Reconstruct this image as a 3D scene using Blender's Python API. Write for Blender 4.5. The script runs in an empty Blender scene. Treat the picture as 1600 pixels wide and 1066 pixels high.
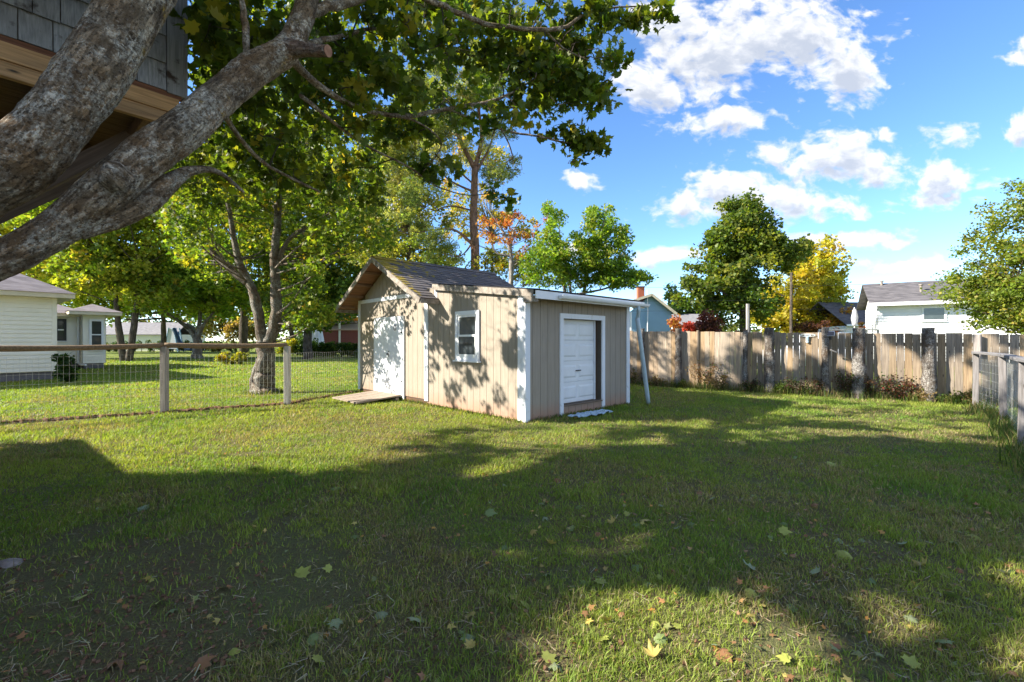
import bpy, bmesh, math, random
import numpy as np
from mathutils import Vector, Matrix, Quaternion
from math import radians, sin, cos, tan, pi, sqrt

R = random.Random(7)
G = np.random.default_rng(11)
scene = bpy.context.scene
COL = scene.collection

# ------------------------------------------------------------------ camera, sky, sun, exposure
EYE = 1.4
F = 700.0                                       # focal length in photograph pixels (1600 wide)
cam_d = bpy.data.cameras.new('camera')
cam_d.sensor_width = 36.0
cam_d.lens = 36.0 * F / 1600.0
cam_d.clip_start = 0.05
cam_d.clip_end = 3000.0
cam = bpy.data.objects.new('camera', cam_d)
COL.objects.link(cam)
cam.location = (0, 0, EYE)
cam.rotation_euler = (radians(90), 0, 0)
scene.camera = cam

SUN_EL = radians(32.0)
RAY = Vector((1.0, 0.12, 0)).normalized()       # the way the light travels over the ground
SUN_STRENGTH = 3.7
SKY_STRENGTH = 0.098
scene.view_settings.view_transform = 'Standard'
scene.view_settings.look = 'None'
scene.view_settings.gamma = 1.0
scene.view_settings.exposure = 1.95
scene.view_settings.use_curve_mapping = False
scene.cycles.max_bounces = 8
scene.cycles.diffuse_bounces = 4
scene.cycles.transparent_max_bounces = 4

sun_d = bpy.data.lights.new('sun', 'SUN')
sun_d.energy = SUN_STRENGTH
sun_d.angle = radians(0.55)
sun_d.color = (1.0, 0.93, 0.80)
sun = bpy.data.objects.new('sun', sun_d)
COL.objects.link(sun)
ray3 = Vector((RAY.x * cos(SUN_EL), RAY.y * cos(SUN_EL), -sin(SUN_EL)))
sun.rotation_mode = 'QUATERNION'
sun.rotation_quaternion = ray3.to_track_quat('-Z', 'Y')
sun.location = (-30, -5, 25)

world = bpy.data.worlds.new('World')
scene.world = world
world.use_nodes = True
wn, wl = world.node_tree.nodes, world.node_tree.links
wn.clear()
def W(t, **k):
    n = wn.new(t)
    for a, b in k.items(): setattr(n, a, b)
    return n
def wmath(op, a, b=None, clamp=False):
    n = W('ShaderNodeMath', operation=op, use_clamp=clamp)
    for i, v in enumerate((a, b)):
        if v is None: continue
        if isinstance(v, (int, float)): n.inputs[i].default_value = v
        else: wl.new(v, n.inputs[i])
    return n.outputs[0]
sky = W('ShaderNodeTexSky')
sky.sky_type = 'NISHITA'
sky.sun_disc = False
sky.sun_elevation = SUN_EL
sky.sun_rotation = math.atan2(-RAY.x, -RAY.y)   # same direction as the sun lamp
sky.air_density = 0.9
sky.dust_density = 0.05
sky.ozone_density = 2.6
sky.altitude = 1400.0
# clouds: soft heaps given by direction (azimuth slope, elevation slope), broken up by noise
CLOUDS = [  # u, v, half width, half height
    (1235, 60, 130, 72), (1120, 95, 100, 62), (1330, 118, 62, 44), (1050, 30, 70, 46), (1112, 188, 74, 26),
    (1010, 130, 50, 40), (1290, 250, 105, 34), (1375, 272, 48, 26), (1215, 240, 42, 22),
    (1170, 306, 140, 34), (1060, 322, 66, 30), (1300, 318, 70, 24), (1482, 282, 62, 30), (1460, 312, 62, 20), (1487, 214, 34, 24),
    (1598, 205, 34, 26), (1590, 84, 36, 26), (1382, 210, 22, 14), (1325, 372, 80, 17), (1430, 414, 96, 12),
    (1035, 400, 62, 15), (905, 281, 34, 16), (1180, 8, 90, 26),
    (600, -60, 120, 50), (300, -120, 160, 60), (1500, -90, 140, 50), (900, 390, 60, 14),
    (1720, 330, 90, 30), (1800, 160, 110, 40), (-120, 300, 130, 40), (-300, 120, 150, 60), (560, 330, 90, 22), (250, 240, 120, 34)]
tc = W('ShaderNodeTexCoord')
sep = W('ShaderNodeSeparateXYZ'); wl.new(tc.outputs['Generated'], sep.inputs[0])
yy = wmath('MAXIMUM', sep.outputs['Y'], 0.05)
uu = wmath('DIVIDE', sep.outputs['X'], yy)
vv = wmath('DIVIDE', sep.outputs['Z'], yy)
def cloud_field(dv):
    comb = W('ShaderNodeCombineXYZ'); wl.new(uu, comb.inputs[0]); wl.new(wmath('ADD', vv, dv), comb.inputs[1])
    nz = W('ShaderNodeTexNoise'); nz.inputs['Scale'].default_value = 7.5; nz.inputs['Detail'].default_value = 8.0
    nz.inputs['Roughness'].default_value = 0.56
    wp = W('ShaderNodeTexNoise'); wp.inputs['Scale'].default_value = 7.0; wp.inputs['Detail'].default_value = 5.0
    wl.new(comb.outputs[0], wp.inputs['Vector'])
    ws = W('ShaderNodeVectorMath', operation='SUBTRACT'); wl.new(wp.outputs['Color'], ws.inputs[0]); ws.inputs[1].default_value = (.5, .5, .5)
    wm_ = W('ShaderNodeVectorMath', operation='MULTIPLY'); wl.new(ws.outputs[0], wm_.inputs[0]); wm_.inputs[1].default_value = (.10, .06, 0)
    wa = W('ShaderNodeVectorMath', operation='ADD'); wl.new(comb.outputs[0], wa.inputs[0]); wl.new(wm_.outputs[0], wa.inputs[1])
    comb = wa
    mp = W('ShaderNodeMapping'); mp.inputs['Scale'].default_value = (1.0, 1.5, 1.0)
    wl.new(comb.outputs[0], mp.inputs[0]); wl.new(mp.outputs[0], nz.inputs['Vector'])
    big = W('ShaderNodeTexNoise'); big.inputs['Scale'].default_value = 30.0; big.inputs['Detail'].default_value = 5.0
    wl.new(mp.outputs[0], big.inputs['Vector'])
    cur = None
    for (px, py, a, b) in CLOUDS:
        s = W('ShaderNodeVectorMath', operation='SUBTRACT'); wl.new(comb.outputs[0], s.inputs[0])
        s.inputs[1].default_value = ((px - 800) / F, (533 - py) / F, 0)
        m = W('ShaderNodeVectorMath', operation='MULTIPLY'); wl.new(s.outputs[0], m.inputs[0])
        m.inputs[1].default_value = (F / a, F / b, 0)
        l = W('ShaderNodeVectorMath', operation='LENGTH'); wl.new(m.outputs[0], l.inputs[0])
        d = wmath('SUBTRACT', 1.0, l.outputs['Value'])
        if cur is None: cur = d
        else:
            sm = W('ShaderNodeMath', operation='SMOOTH_MAX'); wl.new(cur, sm.inputs[0]); wl.new(d, sm.inputs[1]); sm.inputs[2].default_value = 0.07
            cur = sm.outputs[0]
    a = wmath('MULTIPLY', wmath('SUBTRACT', nz.outputs['Fac'], 0.47), 3.0)
    a2 = wmath('MULTIPLY', wmath('SUBTRACT', big.outputs['Fac'], 0.5), 1.0)
    return wmath('ADD', wmath('ADD', cur, a), a2)
c0 = cloud_field(0.0)
c1 = cloud_field(0.030)
# the rest of the sky dome (behind and to the sides) carries unseen clouds, thickened to fill the shadows with soft light
mb = W('ShaderNodeMapping'); mb.inputs['Scale'].default_value = (2.2, 2.2, 5.0); wl.new(tc.outputs['Generated'], mb.inputs[0])
nb = W('ShaderNodeTexNoise'); nb.inputs['Scale'].default_value = 1.6; nb.inputs['Detail'].default_value = 8.0; wl.new(mb.outputs[0], nb.inputs['Vector'])
back = wmath('MULTIPLY', wmath('SUBTRACT', nb.outputs['Fac'], 0.48), 5.0)
isfront = wmath('GREATER_THAN', sep.outputs['Y'], 0.30)
d0 = wmath('ADD', wmath('MULTIPLY', c0, isfront), wmath('MULTIPLY', back, wmath('SUBTRACT', 1.0, isfront)))
mr = W('ShaderNodeMapRange', interpolation_type='SMOOTHSTEP'); wl.new(d0, mr.inputs[0])
mr.inputs[1].default_value = -0.1; mr.inputs[2].default_value = 0.62
mr2 = W('ShaderNodeMapRange', interpolation_type='SMOOTHSTEP'); wl.new(c1, mr2.inputs[0])
mr2.inputs[1].default_value = 0.1; mr2.inputs[2].default_value = 1.2
ccol = W('ShaderNodeMixRGB'); wl.new(mr2.outputs[0], ccol.inputs[0])
ccol.inputs[1].default_value = (3.1, 3.1, 3.1, 1); ccol.inputs[2].default_value = (1.75, 1.9, 2.2, 1)
hs = W('ShaderNodeHueSaturation'); hs.inputs['Saturation'].default_value = 1.14; hs.inputs['Hue'].default_value = 0.502; hs.inputs['Value'].default_value = 0.95
wl.new(sky.outputs[0], hs.inputs['Color'])
mixc = W('ShaderNodeMixRGB'); wl.new(wmath('MULTIPLY', mr.outputs[0], 0.93), mixc.inputs[0]); wl.new(hs.outputs[0], mixc.inputs[1]); wl.new(ccol.outputs[0], mixc.inputs[2])
bg = W('ShaderNodeBackground'); bg.inputs[1].default_value = SKY_STRENGTH
wl.new(mixc.outputs[0], bg.inputs[0])
wo = W('ShaderNodeOutputWorld'); wl.new(bg.outputs[0], wo.inputs[0])

# ------------------------------------------------------------------ helpers: placing
def at(px, py, Y):
    """point at distance Y seen at photograph pixel px, py"""
    return Vector(((px - 800) / F * Y, Y, EYE - (py - 533) / F * Y))
def gnd(px, py):
    Y = EYE * F / (py - 533.0)
    return Vector(((px - 800) / F * Y, Y, 0))
def topx(p):
    return 800 + F * p[0] / p[1], 533 - F * (p[2] - EYE) / p[1]
K_SH = 1.0 / tan(SUN_EL)
def shadow(p):
    return p[0] + RAY.x * K_SH * p[2], p[1] + RAY.y * K_SH * p[2]
def inpoly(x, y, poly):
    c = False
    j = len(poly) - 1
    for i in range(len(poly)):
        xi, yi = poly[i]; xj, yj = poly[j]
        if (yi > y) != (yj > y) and x < (xj - xi) * (y - yi) / (yj - yi) + xi: c = not c
        j = i
    return c

# ------------------------------------------------------------------ helpers: objects
def thing(name, label, cat, loc=(0, 0, 0), rz=0.0, group=None):
    o = bpy.data.objects.new(name, None); COL.objects.link(o)
    o.empty_display_size = 0.2
    o.location = loc; o.rotation_euler = (0, 0, rz)
    o['label'] = label; o['category'] = cat
    if group: o['group'] = group
    return o
def tag(o, label, cat, group=None):
    o['label'] = label; o['category'] = cat
    if group: o['group'] = group
    return o
def link(name, me, mat=None, parent=None, kind=None, color=None):
    o = bpy.data.objects.new(name, me); COL.objects.link(o)
    if mat is not None and not me.materials: me.materials.append(mat)
    if parent is not None: o.parent = parent
    if kind: o['kind'] = kind
    if color: o.color = (*color, 1)
    return o
def mesh(name, verts, faces, mat=None, parent=None, kind=None, color=None, smooth=False):
    me = bpy.data.meshes.new(name)
    me.from_pydata([tuple(v) for v in verts], [], [tuple(f) for f in faces])
    if smooth: me.polygons.foreach_set('use_smooth', [True] * len(me.polygons))
    me.update()
    return link(name, me, mat, parent, kind, color)
_box = {}
def box_mesh(sx, sy, sz, mat, bev=0.0):
    k = (round(sx, 3), round(sy, 3), round(sz, 3), mat.name, bev)
    if k not in _box:
        bm = bmesh.new()
        bmesh.ops.create_cube(bm, size=1.0)
        for v in bm.verts: v.co = Vector((v.co.x * sx, v.co.y * sy, v.co.z * sz))
        if bev > 0:
            bmesh.ops.bevel(bm, geom=list(bm.edges), offset=bev, segments=1, affect='EDGES')
        me = bpy.data.meshes.new('box'); bm.to_mesh(me); bm.free()
        me.materials.append(mat)
        _box[k] = me
    return _box[k]
def box(name, a, b, mat, parent=None, color=None, rot=None, bev=0.0, kind=None):
    s = [abs(b[i] - a[i]) for i in range(3)]
    o = link(name, box_mesh(*s, mat, bev), None, parent, kind, color)
    o.location = [(a[i] + b[i]) / 2 for i in range(3)]
    if rot: o.rotation_euler = rot
    return o
def beam(name, p0, p1, w, h, mat, parent=None, color=None, bev=0.0, kind=None, up=(0, 0, 1)):
    p0, p1 = Vector(p0), Vector(p1)
    L = (p1 - p0).length
    o = link(name, box_mesh(L, w, h, mat, bev), None, parent, kind, color)
    x = (p1 - p0).normalized(); u = Vector(up)
    y = u.cross(x)
    if y.length < 1e-4: y = Vector((0, 1, 0))
    y.normalize(); z = x.cross(y)
    m = Matrix((x, y, z)).transposed().to_4x4(); m.translation = (p0 + p1) / 2
    o.matrix_local = m
    return o
def slab(name, quad, t, mat, parent=None, kind=None, color=None):
    """flat polygon thickened downwards along its normal"""
    q = [Vector(v) for v in quad]
    n = (q[1] - q[0]).cross(q[2] - q[0]).normalized()
    if n.z < 0: q.reverse(); n = -n
    k = len(q)
    vs = q + [v - n * t for v in q]
    fs = [list(range(k)), list(range(2 * k - 1, k - 1, -1))]
    for i in range(k):
        j = (i + 1) % k
        fs.append([j, i, i + k, j + k])
    return mesh(name, vs, fs, mat, parent, kind, color)
class MB:
    """collects boxes and bars that belong to one piece"""
    def __init__(s): s.v = []; s.f = []
    def box(s, a, b, M=None):
        x0, y0, z0 = a; x1, y1, z1 = b
        c = [(x0, y0, z0), (x1, y0, z0), (x1, y1, z0), (x0, y1, z0), (x0, y0, z1), (x1, y0, z1), (x1, y1, z1), (x0, y1, z1)]
        if M is not None: c = [tuple(M @ Vector(q)) for q in c]
        n = len(s.v); s.v += c
        s.f += [(n, n + 3, n + 2, n + 1), (n + 4, n + 5, n + 6, n + 7), (n, n + 1, n + 5, n + 4), (n + 1, n + 2, n + 6, n + 5), (n + 2, n + 3, n + 7, n + 6), (n + 3, n, n + 4, n + 7)]
    def quad(s, *p):
        n = len(s.v); s.v += [tuple(q) for q in p]; s.f.append(tuple(range(n, n + len(p))))
    def rod(s, p0, p1, r, k=4, r1=None):
        p0, p1 = Vector(p0), Vector(p1); r1 = r if r1 is None else r1
        d = (p1 - p0).normalized(); a = d.orthogonal().normalized(); b = d.cross(a)
        n = len(s.v)
        for p, rr in ((p0, r), (p1, r1)):
            for i in range(k):
                t = 2 * pi * i / k; s.v.append(tuple(p + a * rr * cos(t) + b * rr * sin(t)))
        for i in range(k):
            j = (i + 1) % k; s.f.append((n + i, n + j, n + k + j, n + k + i))
        s.f.append(tuple(range(n + k - 1, n - 1, -1))); s.f.append(tuple(range(n + k, n + 2 * k)))
    def build(s, name, mat, parent=None, kind=None, color=None, smooth=False):
        return mesh(name, s.v, s.f, mat, parent, kind, color, smooth)

def vnoise(x, y, scale, seed=0):
    """numpy value noise 0..1"""
    x = np.asarray(x) / scale; y = np.asarray(y) / scale
    xi = np.floor(x).astype(np.int64); yi = np.floor(y).astype(np.int64)
    fx = x - xi; fy = y - yi
    fx = fx * fx * (3 - 2 * fx); fy = fy * fy * (3 - 2 * fy)
    def h(a, b):
        n = (a * 374761393 + b * 668265263 + seed * 974711) & 0x7fffffff
        n = ((n ^ (n >> 13)) * 1274126177) & 0x7fffffff
        return ((n ^ (n >> 16)) & 0xffff) / 65535.0
    return (h(xi, yi) * (1 - fx) + h(xi + 1, yi) * fx) * (1 - fy) + (h(xi, yi + 1) * (1 - fx) + h(xi + 1, yi + 1) * fx) * fy
def fbm(x, y, scale, seed=0, octs=3):
    t = 0; a = 1; s = 0
    for o in range(octs):
        t = t + vnoise(x, y, scale / 2 ** o, seed + o) * a; s += a; a *= 0.5
    return t / s

# ------------------------------------------------------------------ materials
class NT:
    def __init__(s, name):
        s.m = bpy.data.materials.new(name); s.m.use_nodes = True
        s.n = s.m.node_tree.nodes; s.l = s.m.node_tree.links; s.n.clear()
        s.out = s.n.new('ShaderNodeOutputMaterial')
    def new(s, t, ins=None, **k):
        n = s.n.new(t)
        for a, b in k.items(): setattr(n, a, b)
        for a, b in (ins or {}).items():
            if hasattr(b, 'is_linked') or isinstance(b, bpy.types.NodeSocket): s.l.new(b, n.inputs[a])
            else: n.inputs[a].default_value = b
        return n
    def math(s, op, a, b=0.0, clamp=False):
        return s.new('ShaderNodeMath', {0: a, 1: b}, operation=op, use_clamp=clamp).outputs[0]
    def mix(s, f, a, b, mode='MIX'):
        def c(v): return (*v, 1) if isinstance(v, tuple) and len(v) == 3 else v
        return s.new('ShaderNodeMixRGB', {0: f, 1: c(a), 2: c(b)}, blend_type=mode).outputs[0]
    def noise(s, vec, scale, detail=4.0, rough=0.55, out='Fac'):
        return s.new('ShaderNodeTexNoise', {'Vector': vec, 'Scale': scale, 'Detail': detail, 'Roughness': rough}).outputs[out]
    def ramp(s, f, pts):
        n = s.new('ShaderNodeValToRGB', {0: f})
        while len(n.color_ramp.elements) < len(pts): n.color_ramp.elements.new(0.5)
        for e, (p, c) in zip(n.color_ramp.elements, pts):
            e.position = p; e.color = (*c, 1) if len(c) == 3 else c
        return n.outputs[0]
    def rng(s, f, a, b, c=0.0, d=1.0):
        return s.new('ShaderNodeMapRange', {0: f, 1: a, 2: b, 3: c, 4: d}).outputs[0]
    def coord(s, w='Object'): return s.new('ShaderNodeTexCoord').outputs[w]
    def mapping(s, vec, scale=(1, 1, 1), loc=None):
        n = s.new('ShaderNodeMapping', {0: vec, 'Scale': scale})
        if loc is not None:
            if isinstance(loc, tuple): n.inputs['Location'].default_value = loc
            else: s.l.new(loc, n.inputs['Location'])
        return n.outputs[0]
    def principled(s, col, rough=0.8, bump=None, strength=0.3, dist=0.01, spec=0.3, metal=0.0):
        b = s.new('ShaderNodeBsdfPrincipled')
        for k, v in (('Base Color', col), ('Roughness', rough), ('Specular IOR Level', spec), ('Metallic', metal)):
            if isinstance(v, bpy.types.NodeSocket): s.l.new(v, b.inputs[k])
            else: b.inputs[k].default_value = (*v, 1) if isinstance(v, tuple) else v
        if bump is not None:
            bn = s.new('ShaderNodeBump', {'Height': bump, 'Strength': strength, 'Distance': dist})
            s.l.new(bn.outputs[0], b.inputs['Normal'])
        s.l.new(b.outputs[0], s.out.inputs[0])
        return s.m
def plain(name, col, rough=0.7, spec=0.3, var=0.12, scale=6.0, metal=0.0):
    t = NT(name); c = t.coord()
    n = t.noise(c, scale, 5)
    k = t.mix(t.rng(n, 0.3, 0.7), tuple(v * (1 - var) for v in col), tuple(min(1, v * (1 + var)) for v in col))
    return t.principled(k, rough, n, 0.15, 0.005, spec, metal)
def wood(name, axis='z', use_color=True, base=(0.3, 0.22, 0.15), rough=0.85, dirt=0.35):
    """weathered board: grain runs along axis, tone comes from the board itself"""
    t = NT(name); c = t.coord()
    oi = t.new('ShaderNodeObjectInfo')
    off = t.new('ShaderNodeCombineXYZ', {0: t.math('MULTIPLY', oi.outputs['Random'], 37.0), 1: t.math('MULTIPLY', oi.outputs['Random'], 91.0), 2: t.math('MULTIPLY', oi.outputs['Random'], 13.0)}).outputs[0]
    sc = {'z': (60, 60, 2.2), 'x': (2.2, 60, 60), 'y': (60, 2.2, 60)}[axis]
    v = t.new('ShaderNodeVectorMath', {0: c, 1: off}, operation='ADD').outputs[0]
    g = t.noise(t.mapping(v, sc), 1.0, 5, 0.6)
    sc2 = {'z': (9, 9, 1.1), 'x': (1.1, 9, 9), 'y': (9, 1.1, 9)}[axis]
    blot = t.noise(t.mapping(v, sc2), 1.0, 4, 0.6)
    base_c = oi.outputs['Color'] if use_color else t.new('ShaderNodeRGB').outputs[0]
    if not use_color: base_c.node.outputs[0].default_value = (*base, 1)
    lo = t.mix(1.0, base_c, (0.55, 0.52, 0.50), 'MULTIPLY')
    hi = t.mix(1.0, base_c, (1.25, 1.22, 1.2), 'MULTIPLY')
    k = t.mix(t.rng(g, 0.3, 0.72), lo, hi)
    k = t.mix(t.math('MULTIPLY', t.rng(blot, 0.52, 0.75), dirt), k, (0.09, 0.08, 0.075))
    vo = t.new('ShaderNodeTexVoronoi', {'Vector': t.mapping(v, {'z': (7, 7, 2.2), 'x': (2.2, 7, 7), 'y': (7, 2.2, 7)}[axis]), 'Scale': 1.0}).outputs['Distance']
    k = t.mix(t.rng(vo, 0.10, 0.03), k, (0.06, 0.045, 0.035))
    return t.principled(k, rough, g, 0.35, 0.004, 0.2)
def bark(name, dark, light, lichen=None, scale=1.0, moss=None):
    t = NT(name); c = t.new('ShaderNodeAttribute', attribute_name='Bk').outputs['Vector']
    v = t.mapping(c, (1, 1, 0.45))
    a = t.noise(v, 14 * scale, 8, 0.65)
    rid = t.new('ShaderNodeTexVoronoi', {'Vector': t.mapping(c, (1, 1, 0.28)), 'Scale': 26 * scale}, feature='DISTANCE_TO_EDGE').outputs['Distance']
    col = t.mix(t.rng(a, 0.32, 0.68), dark, light)
    fis = t.noise(t.mapping(c, (1, 1, 0.22)), 38 * scale, 7, 0.75)
    rid = t.math('ADD', t.math('MULTIPLY', rid, 0.25), t.rng(fis, 0.36, 0.60, 0.0, 0.12))
    col = t.mix(t.rng(rid, 0.0, 0.07, 0.7, 0.0), col, tuple(q * 0.35 for q in dark))
    if lichen:
        l1 = t.noise(c, 7 * scale, 7, 0.7); l2 = t.noise(c, 42 * scale, 5, 0.7)
        l0 = t.noise(c, 2.6 * scale, 5, 0.6)
        l1 = t.math('ADD', t.math('MULTIPLY', l1, .6), t.math('MULTIPLY', l0, .4))
        col = t.mix(t.rng(t.noise(t.mapping(c, (1, 1, 1), (5, 2, 9)), 3.0 * scale, 6, .65), .42, .62), col, tuple(q * w for q, w in zip(light, (.62, .50, .40))))
        f = t.math('MULTIPLY', t.rng(l1, 0.47, 0.56), t.rng(l2, 0.42, 0.56))
        col = t.mix(t.math('MULTIPLY', f, 0.85), col, lichen)
    if moss:
        l3 = t.noise(t.mapping(c, (1, 1, 1), (3.1, 8.2, 1.7)), 3.4 * scale, 6, 0.65); l4 = t.noise(c, 30 * scale, 4, 0.7)
        col = t.mix(t.math('MULTIPLY', t.rng(l3, 0.60, 0.66), t.rng(l4, 0.38, 0.6)), col, moss)
    if lichen:
        sp = t.noise(c, 85 * scale, 4, 0.8)
        col = t.mix(t.math('MULTIPLY', t.rng(sp, 0.54, 0.62), t.rng(l1, 0.44, 0.56, .08, .95)), col, tuple(min(1, q * 1.15) for q in lichen))
        col = t.mix(t.rng(t.noise(c, 55 * scale, 5, 0.8), 0.50, 0.40, 0.0, 0.75), col, tuple(q * 0.4 for q in dark))
    h = t.math('ADD', t.math('MULTIPLY', a, 0.6), t.math('MULTIPLY', t.rng(rid, 0.0, 0.12), 0.5))
    h = t.math('ADD', h, t.math('MULTIPLY', t.noise(c, 90 * scale, 4), 0.35))
    return t.principled(col, 0.95, h, 1.0, 0.035 / scale, 0.15)
def leafmat(name, trans=0.42, gloss=0.3):
    t = NT(name)
    a = t.new('ShaderNodeAttribute', attribute_name='Col').outputs['Color']
    b = t.new('ShaderNodeBsdfPrincipled'); t.l.new(a, b.inputs['Base Color']); b.inputs['Roughness'].default_value = 0.5
    b.inputs['Specular IOR Level'].default_value = gloss
    tr = t.new('ShaderNodeBsdfTranslucent')
    tc_ = t.mix(1.0, a, (1.5, 1.55, 0.5), 'MULTIPLY')
    t.l.new(tc_, tr.inputs[0])
    m = t.new('ShaderNodeMixShader'); m.inputs[0].default_value = trans
    t.l.new(b.outputs[0], m.inputs[1]); t.l.new(tr.outputs[0], m.inputs[2]); t.l.new(m.outputs[0], t.out.inputs[0])
    return t.m
M = {}
M['leaf'] = leafmat('leaf', 0.5)
M['grass'] = leafmat('grass_blade', 0.42, 0.2)
M['dryleaf'] = leafmat('fallen_leaf', 0.15, 0.3)
M['bark_near'] = bark('maple_bark', (0.075, 0.050, 0.034), (0.40, 0.305, 0.20), (0.66, 0.60, 0.49), 1.0, (0.42, 0.27, 0.04))
M['bark_mid'] = bark('grey_bark', (0.09, 0.075, 0.06), (0.33, 0.28, 0.23), (0.45, 0.44, 0.38), 0.7)
M['bark_pine'] = bark('pine_bark', (0.11, 0.06, 0.04), (0.38, 0.22, 0.14), None, 0.6)
M['bark_pale'] = bark('pale_bark', (0.2, 0.17, 0.14), (0.5, 0.46, 0.42), None, 0.6)
M['bark_dark'] = bark('dark_bark', (0.05, 0.04, 0.032), (0.17, 0.14, 0.11), None, 0.5)
M['bark_log'] = bark('log_bark', (0.07, 0.06, 0.052), (0.20, 0.175, 0.155), (0.42, 0.40, 0.37), 1.0)
M['board'] = wood('weathered_board', 'z')
M['board_x'] = wood('weathered_rail', 'x')
M['white'] = plain('white_paint', (0.78, 0.79, 0.80), 0.45, 0.35, 0.06, 3.0)
M['black'] = plain('black_iron', (0.02, 0.02, 0.022), 0.5, 0.4, 0.1)
M['metal'] = plain('galvanized_wire', (0.55, 0.55, 0.52), 0.45, 0.5, 0.1, 6.0, 0.6)
M['dark'] = plain('dark_interior', (0.02, 0.018, 0.016), 0.9, 0.1)
M['concrete'] = plain('foundation', (0.16, 0.15, 0.16), 0.9, 0.2)
M['vinyl'] = plain('white_vinyl', (0.86, 0.82, 0.70), 0.5, 0.3, 0.04, 1.5)
M['vinyl_cool'] = plain('pale_vinyl', (0.80, 0.80, 0.79), 0.5, 0.3, 0.04, 1.5)
M['blue'] = plain('blue_vinyl', (0.22, 0.36, 0.47), 0.55, 0.3, 0.05, 1.5)
M['fascia'] = plain('cream_fascia', (0.66, 0.58, 0.42), 0.6, 0.3, 0.06)
M['brickred'] = plain('red_brick', (0.42, 0.13, 0.07), 0.9, 0.2, 0.2, 30)
M['maroon'] = plain('maroon_paint', (0.23, 0.08, 0.08), 0.8, 0.2, 0.15)
M['pinkroof'] = plain('pink_roof', (0.55, 0.40, 0.36), 0.8, 0.2, 0.1)
M['canvas'] = plain('white_canvas', (0.72, 0.74, 0.82), 0.8, 0.2, 0.05)
M['greyfab'] = plain('grey_fabric', (0.42, 0.42, 0.44), 0.9, 0.2, 0.1)
M['bluetarp'] = plain('blue_tarp', (0.42, 0.56, 0.68), 0.5, 0.4, 0.25, 14)
M['pipe'] = plain('downspout_paint', (0.46, 0.56, 0.60), 0.4, 0.4, 0.1, 8)
M['carpaint'] = plain('white_car_paint', (0.75, 0.77, 0.8), 0.25, 0.6, 0.02)
M['soil'] = plain('bare_soil', (0.16, 0.09, 0.055), 0.95, 0.1, 0.45, 22)
def siding_mat():
    t = NT('taupe_siding'); c = t.coord()
    g = t.noise(t.mapping(c, (55, 55, 2.5)), 1.0, 4)
    bl = t.noise(c, 2.3, 4, 0.6)
    k = t.mix(t.rng(g, 0.3, 0.7), (0.285, 0.243, 0.192), (0.36, 0.308, 0.247))
    k = t.mix(t.math('MULTIPLY', t.rng(bl, 0.5, 0.75), 0.25), k, (0.25, 0.21, 0.17))
    gp = t.new('ShaderNodeNewGeometry').outputs['Position']
    z = t.new('ShaderNodeSeparateXYZ', {0: gp}).outputs['Z']
    zz = t.math('ADD', z, t.math('MULTIPLY', t.noise(c, 5.0, 5, 0.65), -0.35))
    k = t.mix(t.rng(zz, 0.16, -0.14, 0.0, 0.8), k, (0.38, 0.21, 0.14))          # mud splashed up from the soil
    return t.principled(k, 0.72, g, 0.25, 0.003, 0.3)
M['siding'] = siding_mat()
def trim_mat():
    t = NT('worn_white_trim'); c = t.coord()
    n = t.noise(c, 6.0, 7, 0.7); n2 = t.noise(t.mapping(c, (40, 40, 3)), 1.0, 4)
    k = t.mix(t.rng(n, 0.56, 0.72, 0, 0.5), (0.76, 0.78, 0.82), (0.40, 0.37, 0.33))
    k = t.mix(t.rng(n2, 0.62, 0.78, 0, 0.4), k, (0.45, 0.42, 0.38))
    return t.principled(k, 0.5, n2, 0.2, 0.002, 0.35)
M['trim'] = trim_mat()
def dirty_trim():
    t = NT('grimy_fascia'); c = t.coord()
    n = t.noise(c, 9.0, 7, 0.7)
    k = t.mix(t.rng(n, 0.35, 0.65), (0.17, 0.14, 0.115), (0.38, 0.34, 0.29))
    return t.principled(k, 0.75, n, 0.3, 0.004, 0.2)
M['grimy'] = dirty_trim()
def shingle_mat(name, a, b, moss=False, course=0.14):
    t = NT(name); c = t.coord(); oi = t.new('ShaderNodeObjectInfo')
    gr = t.noise(c, 160.0, 3, 0.7); bl = t.noise(c, 2.2, 5, 0.65)
    k = t.mix(t.rng(gr, 0.3, 0.7), a, b)
    k = t.mix(t.math('MULTIPLY', oi.outputs['Random'], 0.45), k, tuple(q * 0.55 for q in a))
    if moss:
        gp = t.new('ShaderNodeNewGeometry').outputs['Position']
        s = t.new('ShaderNodeSeparateXYZ', {0: gp})
        mz = t.noise(t.mapping(gp, (1, 1, 1)), 3.2, 7, 0.68)
        reach = t.rng(s.outputs['X'], -3.3, -1.6, 0.17, -0.14)
        f = t.rng(t.math('ADD', mz, reach), 0.50, 0.56)
        mc = t.mix(t.noise(gp, 11.0, 4), (0.20, 0.18, 0.04), (0.48, 0.32, 0.05))
        k = t.mix(f, k, mc)
    return t.principled(k, 0.95, t.math('ADD', gr, bl), 0.4, 0.004, 0.15)
M['shingle'] = shingle_mat('shed_shingle', (0.10, 0.09, 0.095), (0.26, 0.23, 0.23), True)
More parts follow.
